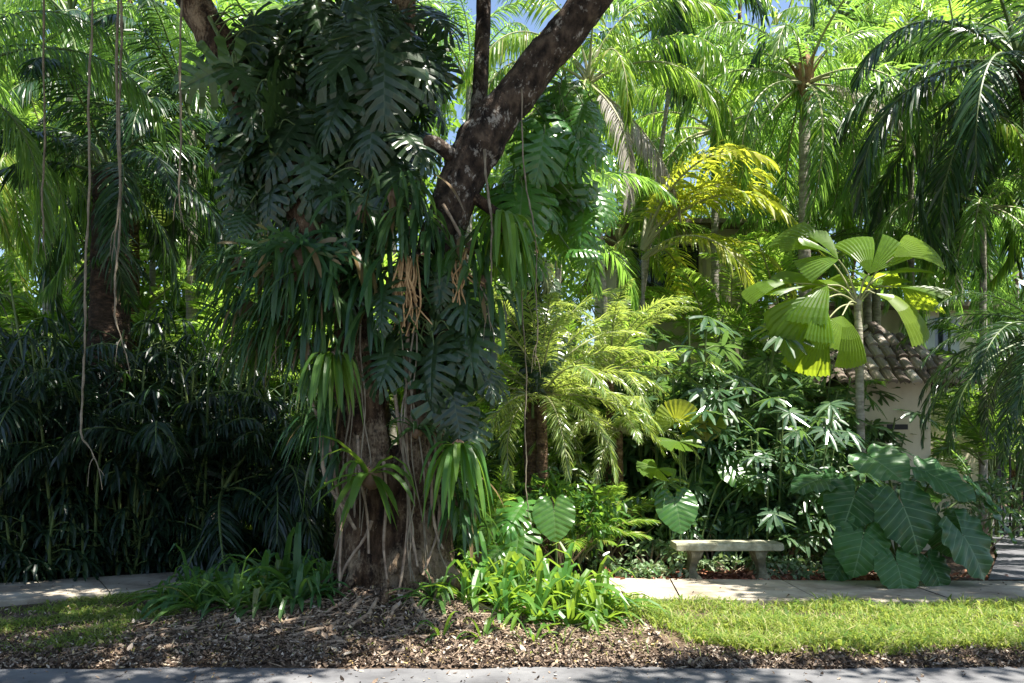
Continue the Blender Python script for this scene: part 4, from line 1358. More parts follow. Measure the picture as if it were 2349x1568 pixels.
palm('sunlit palm crown among the fronds above the house roof', 1560, 130, 21, 'green', 15, 1.2, .1, seed=15)
palm('tall far palm at the top edge beside the slender grey palm', 1930, 40, 22, 'green', 15, 1.3, .1, seed=16)
palm('weeping yellow-green palm between the grey-trunked palm and the dark weeping palm', 2090, 330, 15.0, 'weep', 20, .95, .07, seed=51)
palm('skyline palm over the leaning limb\'s upper end', 1500, 60, 22, 'weepg', 18, 1.2, .09, seed=54)
palm('skyline palm over the weeping yellow-green palm', 2080, 60, 25, 'weepg', 20, 1.3, .09, seed=56)
palm('skyline palm at the picture corner over the dark weeping palm', 2330, 50, 23, 'weep', 18, 1.2, .09, seed=57)
palm('young palm arching golden fronds across the dark upper window of the house', 1475, 590, 14.2, 'gold', 10, 1.3, .04, seed=64, els=[70, 50, 30], az=(-1.3, 1.1))
palm('low sunlit palm behind the date palms', 1420, 560, 17.2, 'coco', 16, .85, .07, seed=58)
palm('low weeping palm in front of the house wall', 1880, 560, 15.6, 'weepg', 18, .8, .07, seed=59)
palm('weeping palm beyond the driveway behind the iron fence', 2270, 560, 17, 'weepg', 18, 1.0, .07, seed=60)
# hedge side
palm('feather palm arching black-stalked fronds in from the picture edge', -130, 190, 9.6, 'weepg', 17, .85, .11, seed=20)
palm('palm with orange-brown trunk standing behind the two pale vines', 300, 250, 13.5, 'dark', 20, .95, .16, 'palmbrown', seed=21, els=[50, 25, 0, -25])
fp = palm('stout fern-clad palm with wide dark trunk rising from the hedge', 252, 400, 11.3, 'dark', 18, .9, .31, 'fernclad', seed=22, els=[50, 25, 0, -25])
palm('sunlit palm with bright arching crown above the hedge', 110, 370, 14.5, 'weep', 20, .9, .1, seed=23)
palm('dark palm between the straight cord vine and the brown limb', 440, 300, 13.5, 'dark', 18, 1.0, .11, seed=24)
palm('low bright palm at the hedge\'s outer end', 20, 560, 16, 'coco', 16, .95, .1, seed=25)
palm('palm behind the climbing leaves of the brown limb', 590, 90, 17, 'green', 15, 1.1, .1, seed=26)
palm('pale fan of fronds just past the fern-clad trunk', 350, 560, 14.5, 'green', 14, .8, .07, seed=27)
palm('far palm filling the top corner above the hedge', 160, 60, 18, 'weepg', 22, 1.2, .1, seed=28)
palm('far palm seen between the limbs behind the dense monstera', 760, 260, 16, 'green', 15, 1.0, .1, seed=29)
palm('far palm with crown at the top edge behind the dense monstera', 900, 60, 18.5, 'queen', 15, 1.2, .1, seed=30)
palm('low palm glimpsed through the gap between the two stems', 960, 800, 14, 'coco', 14, .8, .07, seed=31)
palm('dark-trunked palm clad in climbing leaves behind the cord-like vine', 1222, 520, 10.6, 'green', 12, .65, .12, 'palmbrown', seed=32, els=[60, 40, 15])
monstera('dark climber with split leaves clothing the palm trunk behind the cord-like vine', [(1255, 720, 10.2, .55, 20, 20), (1250, 620, 10.2, .5, 15, 20)], MON, stem=[(1222, 960, 10.4), (1222, 800, 10.4), (1222, 600, 10.4)], seed=6, group='climbers on background palms',
         cloud=[(1225, 740, 10.35, 60, 150, 18, .5)])

# date palm
palm('pygmy date palm with brown trunk and feathery pale fronds beside the great tree', 1243, 905, 10.4, 'date', 42, 1.0, .09, 'palmbrown', seed=40, name='pygmy_date_palm')
palm('second pygmy date palm behind, its fronds brushing the lady palms', 1400, 850, 11.5, 'date', 26, .85, .08, 'palmbrown', seed=41, name='pygmy_date_palm')
palm('low pygmy palm with yellowing fronds above the shade behind the bench', 1420, 985, 11.0, 'date', 20, .75, .07, 'palmbrown', seed=42, name='pygmy_date_palm', els=[36, 16, -6])

# clustering areca palms
for i, a in enumerate([
        ('upright yellow-green palm clump between vine-clad trunk and house window', 1325, 12.9, 'areca', 6, .3, (1.6, 2.4), .8), ('upright bright palm clump in front of the house beside the grey trunk', 1770, 15.2, 'areca', 7, .5, (2.4, 3.8), 1.0),
        ('palm clump with tall fronds behind the upright bright one', 1690, 16.6, 'areca', 4, .2, (3.9, 4.8), .9), ('green palm clump at the foot of the vine-clad trunk', 1170, 13.0, 'arecag', 8, .6, (1.0, 2.4), 1.0),
        ('yellow-green palm clump glimpsed low between trunk and date palm', 1120, 12.0, 'areca', 6, .4, (.3, 1.1), .75), ('palm clump beside the gatehouse wall behind the lady palms', 1860, 14.6, 'arecag', 7, .5, (1.4, 2.6), 1.0),
        ('sunlit palm clump behind the hedge\'s outer end', 40, 14.5, 'areca', 9, .8, (1.5, 3.4), 1.1), ('sunlit palm clump behind the hedge below the bright arching crown', 150, 15.5, 'arecag', 9, .8, (2.0, 3.8), 1.1),
        ('sunlit palm clump behind the hedge past the fern-clad trunk', 380, 15.0, 'areca', 9, .8, (1.4, 3.6), 1.1), ('sunlit palm clump behind the hedge below the straight cord vine', 480, 14.6, 'arecag', 9, .8, (1.2, 3.0), 1.1),
        ('sunlit palm clump behind the narrow-leaved sprays', 620, 14.8, 'areca', 8, .8, (.8, 3.0), 1.1), ('palm clump behind the twin stems of the great tree', 800, 14.5, 'arecag', 8, .8, (1.0, 3.2), 1.1),
        ('palm clump behind the slimmer stem of the great tree', 1000, 15, 'areca', 8, .8, (1.0, 3.6), 1.1), ('small bright palm tuft between great tree and date palm', 1150, 10.2, 'areca', 5, .3, (.15, .5), .55), ('small bright palm tuft at the foot of the pygmy date palm', 1330, 10.5, 'areca', 5, .3, (.15, .5), .5), ('dark palm clump beyond the driveway', 2300, 14.6, 'arecag', 8, .7, (.6, 2.4), 1.0),
        ('palm clump at the back of the driveway near the iron fence', 2420, 16, 'areca', 8, .8, (.8, 2.6), 1.0)]):
    clump_palm(a[0], a[1], a[2], a[3], a[4], a[5], a[6], a[7], seed=i, name='clustering_palm')

# lady palms -------------------------------------------------------------
LPM = [lady_palm_meshes(60 + i, nst=28, h=(1.0, 3.0), spread=.7, leafmat_='rhapis', L=.40, W=.064, droop=.35, perl=9, nfin=9, span=4.9, low=.2, tip=(1, 0)) for i in range(3)]
for i, a in enumerate([
        ('tall lady palm with glossy finger leaves in front of the house', 1590, 11.9, 1.2), ('lady palm beside the broad-leaved fan palm stem', 1800, 11.7, 1.02), ('low lady palm in front of the gatehouse side wall', 1765, 10.95, .82),
        ('lady palm between the date palms and the tall lady palm', 1450, 12.6, 1.1), ('lady palm under the tiled ledge of the house', 1480, 14.0, 1.35), ('lady palm close beside the yellow pleated leaf', 1660, 11.6, .95), ('lady palm at the back between house and gatehouse', 1900, 13.4, 1.15),
        ('lady palm behind the great tree\'s slimmer stem', 1110, 11.8, .8)]):
    lady_palm(a[0], a[1], a[2], LPM[i % 3], a[3], i * 1.3, group='lady palms in front of the house')
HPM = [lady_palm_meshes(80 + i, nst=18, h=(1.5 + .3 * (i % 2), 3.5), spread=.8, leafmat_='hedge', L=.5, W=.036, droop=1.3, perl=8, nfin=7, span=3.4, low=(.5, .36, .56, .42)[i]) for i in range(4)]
HED = [(-60, 10.3, 1.0, 'hedge palm clump nearest the picture edge on the path side'), (60, 10.9, 1.08, 'hedge palm clump on the outer side of the kinked vine'), (180, 10.6, 1.03, 'hedge palm clump directly behind the kinked vine'),
       (300, 11.0, 1.08, 'hedge palm clump at the foot of the fern-clad palm'), (430, 11.2, 1.03, 'hedge palm clump below the straight cord vine'), (570, 11.4, .95, 'hedge palm clump behind the narrow-leaved sprays'),
       (-20, 11.9, 1.12, 'back-row hedge palm clump at the picture edge'),
       (120, 12.2, 1.1, 'back-row hedge palm clump between kinked vine and edge'), (250, 12.4, 1.1, 'back-row hedge palm clump behind the fern-clad palm'), ]
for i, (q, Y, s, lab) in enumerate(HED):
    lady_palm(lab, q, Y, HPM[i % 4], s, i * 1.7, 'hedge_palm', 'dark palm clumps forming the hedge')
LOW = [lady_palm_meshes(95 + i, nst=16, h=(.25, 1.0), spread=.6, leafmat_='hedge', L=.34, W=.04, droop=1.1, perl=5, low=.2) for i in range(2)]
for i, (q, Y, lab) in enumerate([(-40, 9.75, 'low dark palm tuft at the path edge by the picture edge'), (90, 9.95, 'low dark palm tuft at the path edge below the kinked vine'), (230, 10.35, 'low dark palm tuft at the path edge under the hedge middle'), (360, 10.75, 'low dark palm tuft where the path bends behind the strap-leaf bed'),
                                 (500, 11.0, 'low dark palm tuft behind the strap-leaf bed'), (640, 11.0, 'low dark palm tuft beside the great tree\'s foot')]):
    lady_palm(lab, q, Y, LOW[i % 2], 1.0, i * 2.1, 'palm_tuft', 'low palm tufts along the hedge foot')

for i, (lab, q, Y, nst, h_) in enumerate([('shaded clump of arching fronds in the hedge behind the kinked vine', 260, 10.7, 5, (.6, 1.6)), ('shaded clump of arching fronds in the hedge past the fern-clad palm', 470, 11.0, 5, (.5, 1.8)), ('shaded clump of arching fronds at the hedge\'s outer end', 30, 10.8, 5, (.8, 2.0)),
                                  ('shaded clump of arching fronds between hedge and great tree', 620, 11.2, 5, (.6, 2.2))]):
    clump_palm(lab, q, Y, 'shade', nst, .5, h_, .85, 40 + i, 'hedge_palm', 5, 'dark palm clumps forming the hedge')
# fan palm with broad pleated leaves --------------------------------------
PL = [pleated_fan_mesh('pleated_leaf', M['licuala'], s, wedges=(2, 1, 3, 2)[s], span=(1.9, 1.25, 2.4, 1.6)[s], split=.15, ribs=(9, 12, 8, 8)[s], droop=.34) for s in range(4)]
c = P(1968, 690, 11.3)
fp_ = thing('fan_palm', 'small tree palm with huge pleated leaves glowing in the sun in front of the gatehouse', 'palm', (P(1978, 0, 11.3)[0], 11.3, .03))
b = np.array([P(1978, 0, 11.3)[0], 11.3, .03])
me, top = trunk_mesh('trunk', c[2] - .03, .062, .055, M['palmtrunk'], (c[0] - b[0], 0), .08, seed=4)
obj('trunk', me, fp_)
LF = [  # leaf centre q, depth, size, tip direction (x, y, z), normal hint
    (2010, 575, 11.2, .62, (.35, .1, 1), (-.1, -1, .2)), (2100, 560, 11.1, .62, (.9, .0, .55), (-.2, -1, .6)), (1880, 570, 11.2, .55, (-.9, -.1, .5), (.1, -.9, .8)), (1840, 545, 11.4, .5, (-.8, .1, .7), (.3, -1, .5)),
    (2120, 660, 11.2, .75, (1, -.1, -.05), (.1, -.5, 1)), (2080, 690, 10.9, .72, (.9, -.5, -.35), (.2, -.6, 1)), (1830, 660, 11.2, .75, (-1, -.1, -.1), (-.1, -.6, 1)), (1850, 720, 10.9, .7, (-.8, -.5, -.6), (-.2, -.8, .8)),
    (1930, 770, 10.8, .58, (-.25, -.5, -1), (0, -1, .3)), (1870, 790, 11.0, .55, (-.5, -.3, -1), (-.2, -1, .3)), (1990, 640, 11.5, .6, (.1, .8, .6), (0, -.5, 1)), (1900, 640, 11.6, .6, (-.6, .6, .4), (0, -.4, 1)), (2060, 620, 11.6, .62, (.7, .6, .3), (0, -.4, 1)),
    (1770, 640, 11.3, .55, (-1, 0, .2), (0, -.7, 1))]
mbp = MB()
for i, (qx, qy, Y, s, d, nn_) in enumerate(LF):
    lc = P(qx, qy, Y)
    s *= 1.3
    st = lc - nrm(d) * s * .45
    obj('leaf', PL[i % 4], fp_, mat=orient(st - b, d, nn_, s))
    tube(mbp, smooth_path([top - [0, 0, .05], (top + st - b) / 2 + [0, 0, .08], st - b], 5), np.linspace(.016, .01, 11), 6)
obj('leaf_stalks', mbp.mesh('leaf_stalks', M['palestalk'], True), fp_)

# giant elephant ear ------------------------------------------------------
EAR = [heart_mesh('ear_leaf', M['ear'], s, cup=.12 + .10 * s, wave=.04, ruffle=9 + s) for s in range(4)]


def big_leaf_plant(name, label, cat, bq, bY, leaves, meshes, r=.016, group=None, stalkmat='stalk', seed=0, lsc=1.0, dq=0):
    x = (bq - CX) * bY / FQ
    bb = np.array([x, bY, float(gz(x, bY))])
    root = thing(name, label, cat, bb, group)
    rng = np.random.default_rng(seed + 500)
    for i, (qx, qy, Y, s, d, nn_) in enumerate(leaves):
        lc = P(qx + dq, qy, Y)
        s = s * lsc
        st = lc - nrm(d) * s * .25
        m = orient(st - bb, d, nn_, s)
        o = obj('leaf', meshes[i % len(meshes)], root, mat=m)
        mb = MB()
        b0 = rng.normal(0, [.09, .06, 0])
        e = st - bb
        pk = np.array([e[0] * .55, e[1] * .55, max(e[2] * .8, .1)])
        p = smooth_path([b0, b0 * .6 + pk * .5, pk, e], 6)
        tube(mb, p, np.linspace(r * 1.5, r * .7, len(p)), 7)
        obj('stalk', mb.mesh('stalk', M[stalkmat], True), root)
    return root


big_leaf_plant('elephant_ear', 'giant elephant ear with huge ribbed heart leaves spilling onto the path', 'plant', 2085, 9.75, [
    (2005, 1070, 9.5, .76, (.3, -.7, -.40), (-.15, -.8, 1.0)), (1925, 1165, 9.3, .74, (-.6, -.5, -1), (-.5, -1, .5)), (2062, 1195, 9.05, .86, (.3, -.35, -1), (.1, -1, .45)), (1948, 1262, 9.1, .70, (-.35, -.3, -1), (-.3, -1, .15)),
    (2150, 1110, 9.35, .86, (1, -.5, -.65), (.3, -.7, 1.0)), (2205, 1260, 9.1, .86, (.5, -.3, -1), (.5, -1, .3)), (2040, 1318, 8.95, .60, (.1, -.5, -1), (0, -1, .5)), (1835, 1105, 9.6, .60, (-1, -.4, -.15), (-.1, -.4, 1)),
    (2275, 1205, 9.5, .62, (.9, 0, -1), (1, -.5, .4)), (2090, 1125, 9.8, .66, (.4, .3, -.2), (0, -.4, 1)), (1880, 1125, 9.8, .52, (-.4, -.2, -1), (.7, -.8, .2)), (2125, 1318, 9.1, .55, (.4, -.4, -1), (.3, -1, .3)),
    (1990, 1190, 9.7, .6, (-.1, -.3, -1), (.4, -1, .2)), (2240, 1140, 9.8, .66, (.9, .3, -.5), (.5, -.5, .8)), (1900, 1300, 9.5, .5, (-.7, -.2, -.8), (-.5, -.8, .4)), (2150, 1230, 9.5, .6, (.2, -.2, -1), (-.4, -1, .2))], EAR, seed=1, lsc=.80, dq=25)
HRT = [heart_mesh('heart_leaf', M['monlit'], 20 + s, cup=.25, wave=.02) for s in range(2)]
big_leaf_plant('elephant_ear', 'elephant ear with round green leaves on long stalks behind the bench', 'plant', 1590, 10.75, [
    (1555, 1175, 10.2, .62, (.1, -.4, -.8), (0, -1, .5)), (1655, 985, 10.9, .62, (1, .1, -.35), (0, -.6, 1)), (1700, 1090, 10.6, .6, (.5, -.3, -.5), (0, -.8, .8)), (1630, 1120, 10.9, .5, (.4, -.2, -.8), (.2, -1, .4)),
    (1745, 1110, 10.5, .55, (.9, -.3, -.4), (0, -.6, 1))], HRT, .011, seed=2, lsc=.82)
PY = [pleated_fan_mesh('round_pleated_leaf', M['yellow'], 31 + s, wedges=3 + s, span=4.9, ribs=7, droop=.3, split=.5) for s in range(2)]
PG = [pleated_fan_mesh('round_pleated_leaf_green', M['licuala'], 33, wedges=8, span=4.6, ribs=4, droop=.15)]
big_leaf_plant('round_fan_plant', 'young fan palm holding a round yellow leaf above a silvery one', 'plant', 1575, 10.9, [
    (1555, 955, 10.6, .36, (.2, -.35, 1), (0, -1, .25)), (1580, 975, 10.7, .3, (.6, -.3, .5), (0, -1, .3)), (1630, 965, 10.8, .34, (.9, -.1, .3), (0, -.8, .7))], PY, .009, seed=3)
big_leaf_plant('round_fan_plant', 'young fan palm with a silvery folded leaf in front of the yellow one', 'plant', 1562, 10.5, [
    (1562, 1020, 10.3, .36, (.05, -.8, -.35), (0, -.5, 1)), (1500, 1080, 10.4, .3, (-.6, -.5, -.3), (0, -.6, 1))], PG, .009, seed=4)
big_leaf_plant('monstera', 'low monstera with silvery sunlit leaves beside the heart leaf', 'plant', 1215, 8.9, [
    (1190, 1170, 8.6, .52, (-.3, -.5, -.35), (0, -.5, 1)), (1188, 1235, 8.4, .52, (-.1, -.5, -.7), (-.1, -.7, .9)), (1140, 1200, 8.6, .42, (-.8, -.4, -.4), (0, -.6, 1)), (1150, 1260, 8.4, .4, (-.6, -.5, -.4), (0, -.7, 1))], MONLIT, .012, seed=5)  # leaves in sun, their brightness carried by the lit leaf colour
big_leaf_plant('philodendron', 'single upright heart leaf with bold pale veins beside the silvery monstera', 'plant', 1275, 8.9, [
    (1272, 1195, 8.5, .42, (.05, -.35, -1), (0, -1, .35))], [heart_mesh('bold_leaf', M['monlit'], 41, cup=.15, wave=.02)], .012, seed=6)
big_leaf_plant('philodendron', 'single yellow leaf hanging beside the straight cord vine', 'climbing plant', 380, 12.6, [
    (375, 478, 12.4, .62, (.2, -.4, -.6), (0, -1, .5))], [heart_mesh('yellow_leaf', M['yellow'], 42)], .012, seed=7)

# ================================================================== SHRUBS, BED, GROUND COVER
def shrub(label, qx, Y, rad, n, size, mat, seed=0, name='shrub', zc=None, group='shrubs behind the bench', asp=.42):
    rng = np.random.default_rng(seed + 700)
    x = (qx - CX) * Y / FQ
    root = thing(name, label, 'shrub', (x, Y, float(gz(x, Y))), group)
    st, fo = MB(), MB()
    zc = rad[2] if zc is None else zc
    for k in range(12):
        d = nrm(rng.normal(0, 1, 3) + [0, 0, .5])
        e = np.array([0, 0, zc]) + d * np.array(rad) * .8
        tube(st, smooth_path([rng.normal(0, .05, 3) * [1, 1, 0], [e[0] * .4, e[1] * .4, e[2] * .5], e], 4), np.linspace(.014, .004, 9), 5)
        leaf_cloud(fo, e, np.array(rad) * .5, n // 12, size, rng, fold=.25, asp=asp, shell=.2)
    obj('stems', st.mesh('stems', M['root']), root)
    obj('foliage', fo.mesh('foliage', M[mat]), root)
    return root


for i, a in enumerate([
        ('glossy green shrub between the heart leaf and the bench', 1400, 10.7, (.75, .4, .55), 700, .13, 'shrub'), ('dark shrub directly behind the bench seat', 1640, 10.9, (.8, .35, .42), 650, .12, 'shrub'), ('dark shrub between bench and giant elephant ear', 1810, 10.7, (.6, .35, .45), 520, .12, 'shrub'),
        ('pale leafy shrub at the bench end nearest the great tree', 1490, 10.4, (.4, .3, .22), 300, .1, 'pale'), ('lit shrub behind the strap-leaf bed', 1120, 9.9, (.6, .4, .5), 520, .12, 'mid'), ('shrub under the pygmy date palm', 1290, 10.0, (.75, .4, .62), 700, .13, 'mid'), ('yellow-green shrub between the trunk and the silvery monstera', 1110, 9.3, (.45, .35, .55), 420, .13, 'lime'),
        ('shrub in the shade below the lady palms', 1740, 11.2, (.8, .4, .55), 620, .13, 'shrub'), ('low shrub beyond the elephant ear at the driveway edge', 2250, 12.0, (.8, .5, .6), 620, .12, 'shrub'), ('dark bush at the far side of the driveway', 2460, 12.5, (1.0, .7, .7), 800, .13, 'dark')]):
    shrub(*a, seed=i)
for i, a in enumerate([('variegated trailing plant beside the bench leg nearest the great tree', 1512, 9.85, (.35, .22, .10)), ('variegated trailing plant in front of the dark shrub by the elephant ear', 1850, 9.95, (.4, .2, .12)), ('variegated trailing plant around the bench leg nearest the elephant ear', 1800, 9.85, (.28, .14, .13)), ('variegated trailing plant under the bench seat', 1680, 10.2, (.6, .15, .13)),
                       ('variegated trailing plant between path and round heart leaf', 1430, 9.95, (.45, .2, .14))]):
    shrub(a[0], a[1], a[2], a[3], 260, .075, 'pale', 50 + i, 'trailing_plant', group='variegated plants around the bench', asp=.6)

for i, a in enumerate([('lit leafy shrub glimpsed between hedge and great tree', 620, 12.6, (.9, .5, .8), 700, .15, 'lime'), ('lit leafy shrub close behind the shaded lilies', 720, 11.6, (.7, .4, .6), 560, .13, 'mid'), ('lit leafy shrub deep behind the hedge middle', 500, 14.0, (1.1, .6, 1.0), 800, .16, 'lime'),
                       ('lit leafy shrub deep behind the hedge\'s outer end', 150, 14.2, (1.1, .6, 1.0), 800, .16, 'mid'), ('lit leafy shrub seen through the gap beside the twin stems', 800, 13.0, (1.0, .5, 1.0), 760, .15, 'lime')]):
    shrub(*a, seed=80 + i, group='lit shrubs behind the hedge')
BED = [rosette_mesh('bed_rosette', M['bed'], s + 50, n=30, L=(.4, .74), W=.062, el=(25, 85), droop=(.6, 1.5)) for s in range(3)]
BEDL = [rosette_mesh('bed_rosette_sunlit', M['straplit'], s + 60, n=30, L=(.45, .82), W=.068, el=(25, 88), droop=(.6, 1.6)) for s in range(3)]
RB = [(1080, 7.3, .95), (1150, 7.15, .9), (1230, 7.05, .95), (1310, 7.05, .95), (1375, 7.2, .85), (1120, 7.75, 1.0), (1200, 7.65, 1.1), (1290, 7.6, 1.1), (1360, 7.65, .95), (1160, 8.2, 1.0), (1245, 8.15, 1.1), (1320, 8.2, 1.0), (1090, 8.3, .9), (1395, 7.45, .8)]
rl = ['at the road side beside the great tree\'s foot', 'at the road side between the trunk and the young ferns', 'at the road side behind the small spiky plant', 'at the road side near the litter and grass', 'at the corner next to the sunlit grass', 'in the middle row beside the trunk roots',
      'in the middle row below the silvery monstera', 'in the middle row below the bold-veined heart leaf', 'in the middle row beside the lit path', 'in the back row below the silvery monstera', 'in the back row below the bold-veined heart leaf', 'in the back row against the path', 'in the back row against the trunk', 'spilling over the corner of the lit path']
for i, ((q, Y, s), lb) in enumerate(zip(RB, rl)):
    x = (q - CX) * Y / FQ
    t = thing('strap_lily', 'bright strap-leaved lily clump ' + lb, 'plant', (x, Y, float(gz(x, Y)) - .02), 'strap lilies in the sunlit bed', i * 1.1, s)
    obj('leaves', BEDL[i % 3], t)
LB = [(400, 7.9, .95), (470, 7.6, .95), (540, 7.4, .9), (610, 7.25, .85), (680, 7.2, .8), (440, 8.35, 1.0), (520, 8.15, 1.0), (600, 8.0, 1.05), (680, 7.9, 1.05), (740, 7.75, .8), (560, 8.6, 1.0), (650, 8.5, 1.1), (730, 8.4, 1.05), (480, 8.7, .9), (730, 7.35, .6)]
ll_ = ['at the grass end of the bed', 'at the road side next to the grass', 'at the road side over bare soil', 'at the road side in the middle of the bed', 'at the road side near the roots', 'at the path side above the grass end', 'in the middle row near the grass', 'in the middle of the shaded bed',
       'in the middle row near the trunk', 'pressed against the trunk foot', 'in the back row by the path', 'in the back row behind the middle of the bed', 'in the back row against the trunk', 'in the back row where the path bends', 'small among the surface roots']
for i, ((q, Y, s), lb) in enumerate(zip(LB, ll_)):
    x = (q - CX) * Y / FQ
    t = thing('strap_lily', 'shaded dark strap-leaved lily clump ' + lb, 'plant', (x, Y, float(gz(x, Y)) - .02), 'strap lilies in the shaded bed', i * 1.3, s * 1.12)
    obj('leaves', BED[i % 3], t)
SP = [rosette_mesh('young_fern', M['straplit'], s + 90, n=9, L=(.2, .36), W=.035, el=(25, 80), droop=(.5, 1.2)) for s in range(2)]
for i, (q, qy, s, lab) in enumerate([(1012, 1468, 1.0, 'small yellowish fern on the sunlit litter nearest the trunk'), (1108, 1470, 1.0, 'small young fern leaning over the sunlit litter'), (1225, 1470, .9, 'small spiky plant in front of the bright lily bed'), (970, 1400, .8, 'small lone seedling among the trunk roots')]):
    Y = 1.55 * FQ / (qy + 10 - HZ)
    x = (q - CX) * Y / FQ
    t = thing('seedling', lab, 'plant', (x, Y, float(gz(x, Y))), 'seedlings along the litter strip', i * 1.9, s)
    obj('leaves', SP[i % 2], t)
# dark plant by the trunk foot, right
t = thing('seedling', 'dark low plant with shiny leaves beside the trunk\'s lily bed', 'plant', (P(1000, 0, 7.2)[0], 7.2, float(gz(P(1000, 0, 7.2)[0], 7.2))), 'seedlings along the litter strip', .4, .7)
obj('leaves', BED[1], t)

# grass ------------------------------------------------------------------
rng = np.random.default_rng(3)


def grass(n, region, hmin, hmax):
    P_ = np.stack([rng.uniform(region[0], region[1], n), rng.uniform(region[2], region[3], n)], -1)
    return P_


mb = MB()
cand = np.stack([rng.uniform(-7.2, 8.4, 150000), rng.uniform(6.05, 9.2, 150000)], -1)
x, y = cand[:, 0], cand[:, 1]
edge_n = .16 * np.sin(x * 2.1) + .1 * np.sin(x * 5.3 + 1)
right = (x > 1.0 + .45 * np.sin(y * 3)) & (y > 6.22 + .7 * edge_n + .5 * np.exp(-((x - 1.0) / .9) ** 2)) & (y < 8.35)
left = (x < -2.85 - (8.2 - y) * .3 + .2 * np.sin(y * 6)) & (y > 6.36 + .7 * edge_n)
dens = np.array([noise.noise(Vector((a * 1.3, b * 1.9, 4.))) for a, b in cand])
keep = (right | left) & ~on_walk(x, y, -.03) & (dens + rng.normal(0, .2, len(x)) > -.14)
keep &= ~(left & (y > 7.0) & on_walk(x, y + .9, -2))
below = np.array([np.interp(a, WALK[:, 0], WALK[:, 1]) for a in x])
keep &= y < below
strag = (rng.random(len(x)) < .035) & (y < below) & ~on_walk(x, y, .0) & (y > 6.1)
keep |= strag
g = cand[keep]
n = len(g)
a = rng.random(n) * 6.28
D = np.stack([np.cos(a) * .45, np.sin(a) * .45, rng.uniform(.6, 1.2, n)], -1)
strips(mb, np.c_[g, gz(g[:, 0], g[:, 1]) - .005], D, np.stack([-np.sin(a), np.cos(a), 0 * a], -1), rng.uniform(.04, .17, n) * (.7 + .5 * (g[:, 0] > 0)) * (1 + .5 * np.clip(dens[keep], -.5, .8)), rng.uniform(.006, .012, n) * np.where(rng.random(n) < .03, 3.2, 1), .5, 2, (.7, 1, .1))
struct('grass', mb.mesh('grass', M['grass']), 'stuff')
print('grass', n)

# litter -----------------------------------------------------------------
mb = MB()
N_ = 60000
x = rng.uniform(-7.5, 8.5, N_)
y = 5.93 + np.abs(rng.normal(0, 1, N_)) * np.where(x > .9, .2, .45)
y[:16000] = rng.uniform(6.0, 8.9, 16000)
x[:16000] = np.minimum(rng.normal(TX, 1.5, 16000), 1.2)
below = np.interp(x, WALK[:, 0], WALK[:, 1]) - WALK_W * rng.uniform(.55, 1.05, N_)
keep = (y < below) & (y > road_edge(x) - .03 * rng.random(N_))
onroad = rng.random(N_) < .008
y = np.where(onroad, rng.uniform(5.3, 5.95, N_), y)
keep |= onroad
ex = np.stack([rng.uniform(-7, 8, 3600), rng.uniform(6.2, 9.6, 3600)], -1)
exw = on_walk(ex[:, 0], ex[:, 1])
exk = ~exw | (rng.random(3600) < .12)
x, y = np.concatenate([x[keep], ex[exk, 0]]), np.concatenate([y[keep], ex[exk, 1]])
n = len(x)
a = rng.random(n) * 6.28
tilt = rng.normal(0, .35, n)
D = np.stack([np.cos(a), np.sin(a), tilt], -1)
Wd = np.stack([-np.sin(a), np.cos(a), rng.normal(0, .45, n)], -1)
L_ = rng.uniform(.016, .05, n) * np.where(rng.random(n) < .06, 1.8, 1)
z = np.where(y < road_edge(x), .016, gz(x, y) + .012 + .02 * rng.random(n) + np.where((x > 1) & (y > 6.5), .03 * rng.random(n), 0))
z = np.where(on_walk(x, y), .112, z)
strips(mb, np.c_[x, y, z], D, Wd, L_, L_ * rng.uniform(.35, .55, n), rng.normal(.1, .5, n), 3, (.2, 1, .85, .1), 0, .35)
struct('leaf_litter', mb.mesh('leaf_litter', M['litter']), 'stuff')
mb = MB()
n = 4200
x = rng.normal((bx0 + bx1) / 2 + .25, 1.15, n)
y = 9.6 + np.abs(rng.normal(0, .36, n))
a = rng.random(n) * 6.28
L_ = rng.uniform(.05, .13, n)
strips(mb, np.c_[x, y, gz(x, y) + .02 + .05 * rng.random(n) * (y > 9.8)], np.stack([np.cos(a), np.sin(a), rng.normal(0, .4, n)], -1), np.stack([-np.sin(a), np.cos(a), rng.normal(0, .45, n)], -1), L_, L_ * .45, .2, 3, (.2, 1, .85, .1), 0, .35)
struct('leaf_mulch', mb.mesh('leaf_mulch', M['redlitter']), 'stuff')
# twigs
mb = MB()
for i in range(420):
    x0, y0 = rng.normal(TX + .2, 1.3), rng.uniform(6.15, 7.4)
    a = rng.random() * 6.28
    l = rng.uniform(.1, .45)
    t = np.linspace(0, 1, 5)
    px, py = x0 + l * t * math.cos(a) + .03 * np.sin(t * 5 + i), y0 + l * t * math.sin(a) + .03 * np.cos(t * 4 + i)
    tube(mb, np.stack([px, py, gz(px, py) + .015 + .01 * rng.random()], -1), np.linspace(.006, .003, 5), 5)
struct('twigs', mb.mesh('twigs', M['root']), 'stuff')
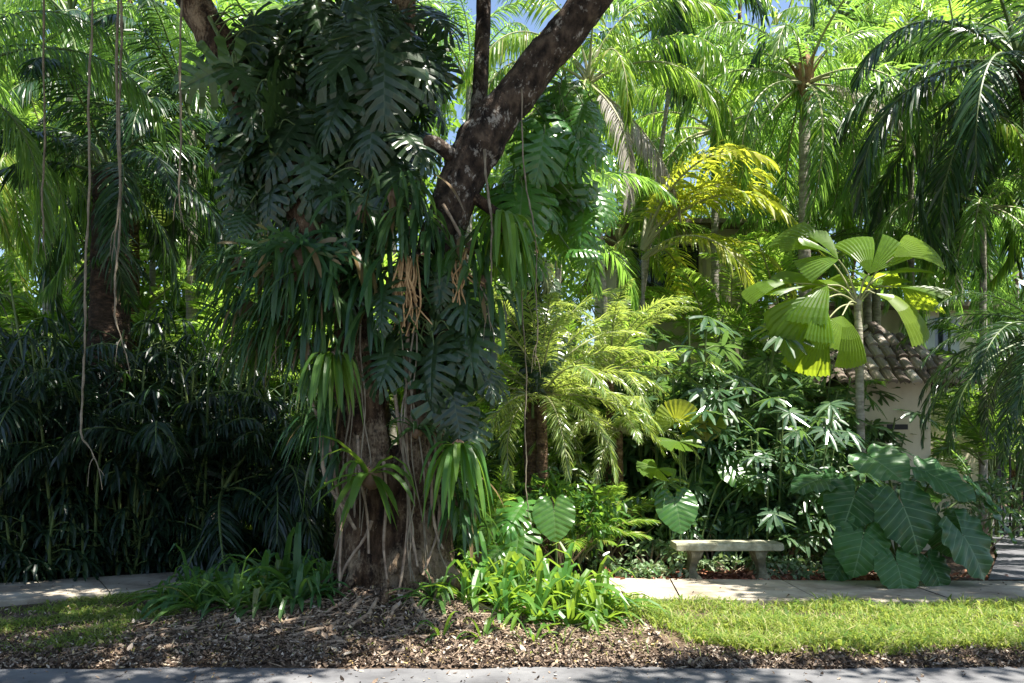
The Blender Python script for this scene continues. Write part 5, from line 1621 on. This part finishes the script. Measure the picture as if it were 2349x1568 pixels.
# ================================================================== FAR TREES
def far_tree(label, qx, Y, h, rad, mat, seed):
    rng = np.random.default_rng(seed + 900)
    x = (qx - CX) * Y / FQ
    root = thing('broadleaf_tree', label, 'tree', (x, Y, 0), 'broadleaf trees behind the garden')
    st, fo = MB(), MB()
    tube(st, smooth_path([[0, 0, -.05], [.1, 0, h * .3], [-.1, .1, h * .6], [0, 0, h]], 6), np.linspace(.22, .06, 19), 10, 0, .15, 3)
    for k in range(26):
        d = nrm(rng.normal(0, 1, 3))
        e = np.array([0, 0, h * .62]) + d * np.array([rad, rad * .7, h * .42]) * rng.uniform(.5, 1)
        tube(st, smooth_path([[0, 0, h * rng.uniform(.15, .5)], e * [.5, .5, .8], e], 3), np.linspace(.06, .015, 7), 5)
        leaf_cloud(fo, e, (rad * .36, rad * .36, h * .12), 170, .30, rng, fold=0, asp=.4, shell=.1)
    obj('trunk', st.mesh('trunk', M['bark']), root)
    obj('crown', fo.mesh('crown', M[mat]), root)


for i, a in enumerate([
        ('green tree behind the hedge\'s outer end', -30, 24, 16, 3.8, 'mid'), ('pale green tree behind the sunlit palm crown above the hedge', 150, 25, 17, 4, 'mid'), ('green tree behind the fern-clad palm', 300, 23, 16, 3.8, 'mid'), ('green tree behind the straight cord vine', 450, 24, 16.5, 3.8, 'lime'),
        ('dark tree behind the brown limb', 610, 22, 15, 3.6, 'mid'), ('green tree behind the fork of the great tree', 780, 24, 16, 3.8, 'mid'), ('tree behind the slimmer stem of the great tree', 975, 22, 8, 2.6, 'lime'), ('bright tree behind the vine-clad trunk', 1180, 23, 12, 2.9, 'lime'),
        ('bright tree behind the dead grey frond', 1440, 30, 18.0, 3.6, 'lime'), ('bright tree behind the slender grey palm', 1700, 31, 21.5, 4.8, 'lime'), ('bright tree over the house roof', 1930, 29, 20.5, 4.8, 'lime'), ('pale tree behind the dark weeping palm', 2150, 30, 21, 4.6, 'mid'),
        ('tall tree at the picture edge beyond the driveway', 2380, 26, 15, 3.8, 'mid'), ('small tree beyond the iron fence', 2330, 20, 6, 2.4, 'mid')]):
    far_tree(*a, seed=i)
mb = MB()
rng = np.random.default_rng(77)
st = MB()
for i in range(46):
    xx = -30 + i * 1.45 + rng.normal(0, .5)
    hgt = rng.uniform(6, 10) if not (-4 < xx < 5) else rng.uniform(4, 6.5)
    for k in range(7):
        leaf_cloud(mb, (xx + rng.normal(0, .6), 37 + rng.normal(0, 1.5), hgt * (k + .6) / 7), (1.5, 1.2, 1.0), 90, .5, rng, fold=0, asp=.45, shell=.1)
struct('far_woods', mb.mesh('far_woods', M['mid']), 'stuff')
print('objects', len(bpy.data.objects))
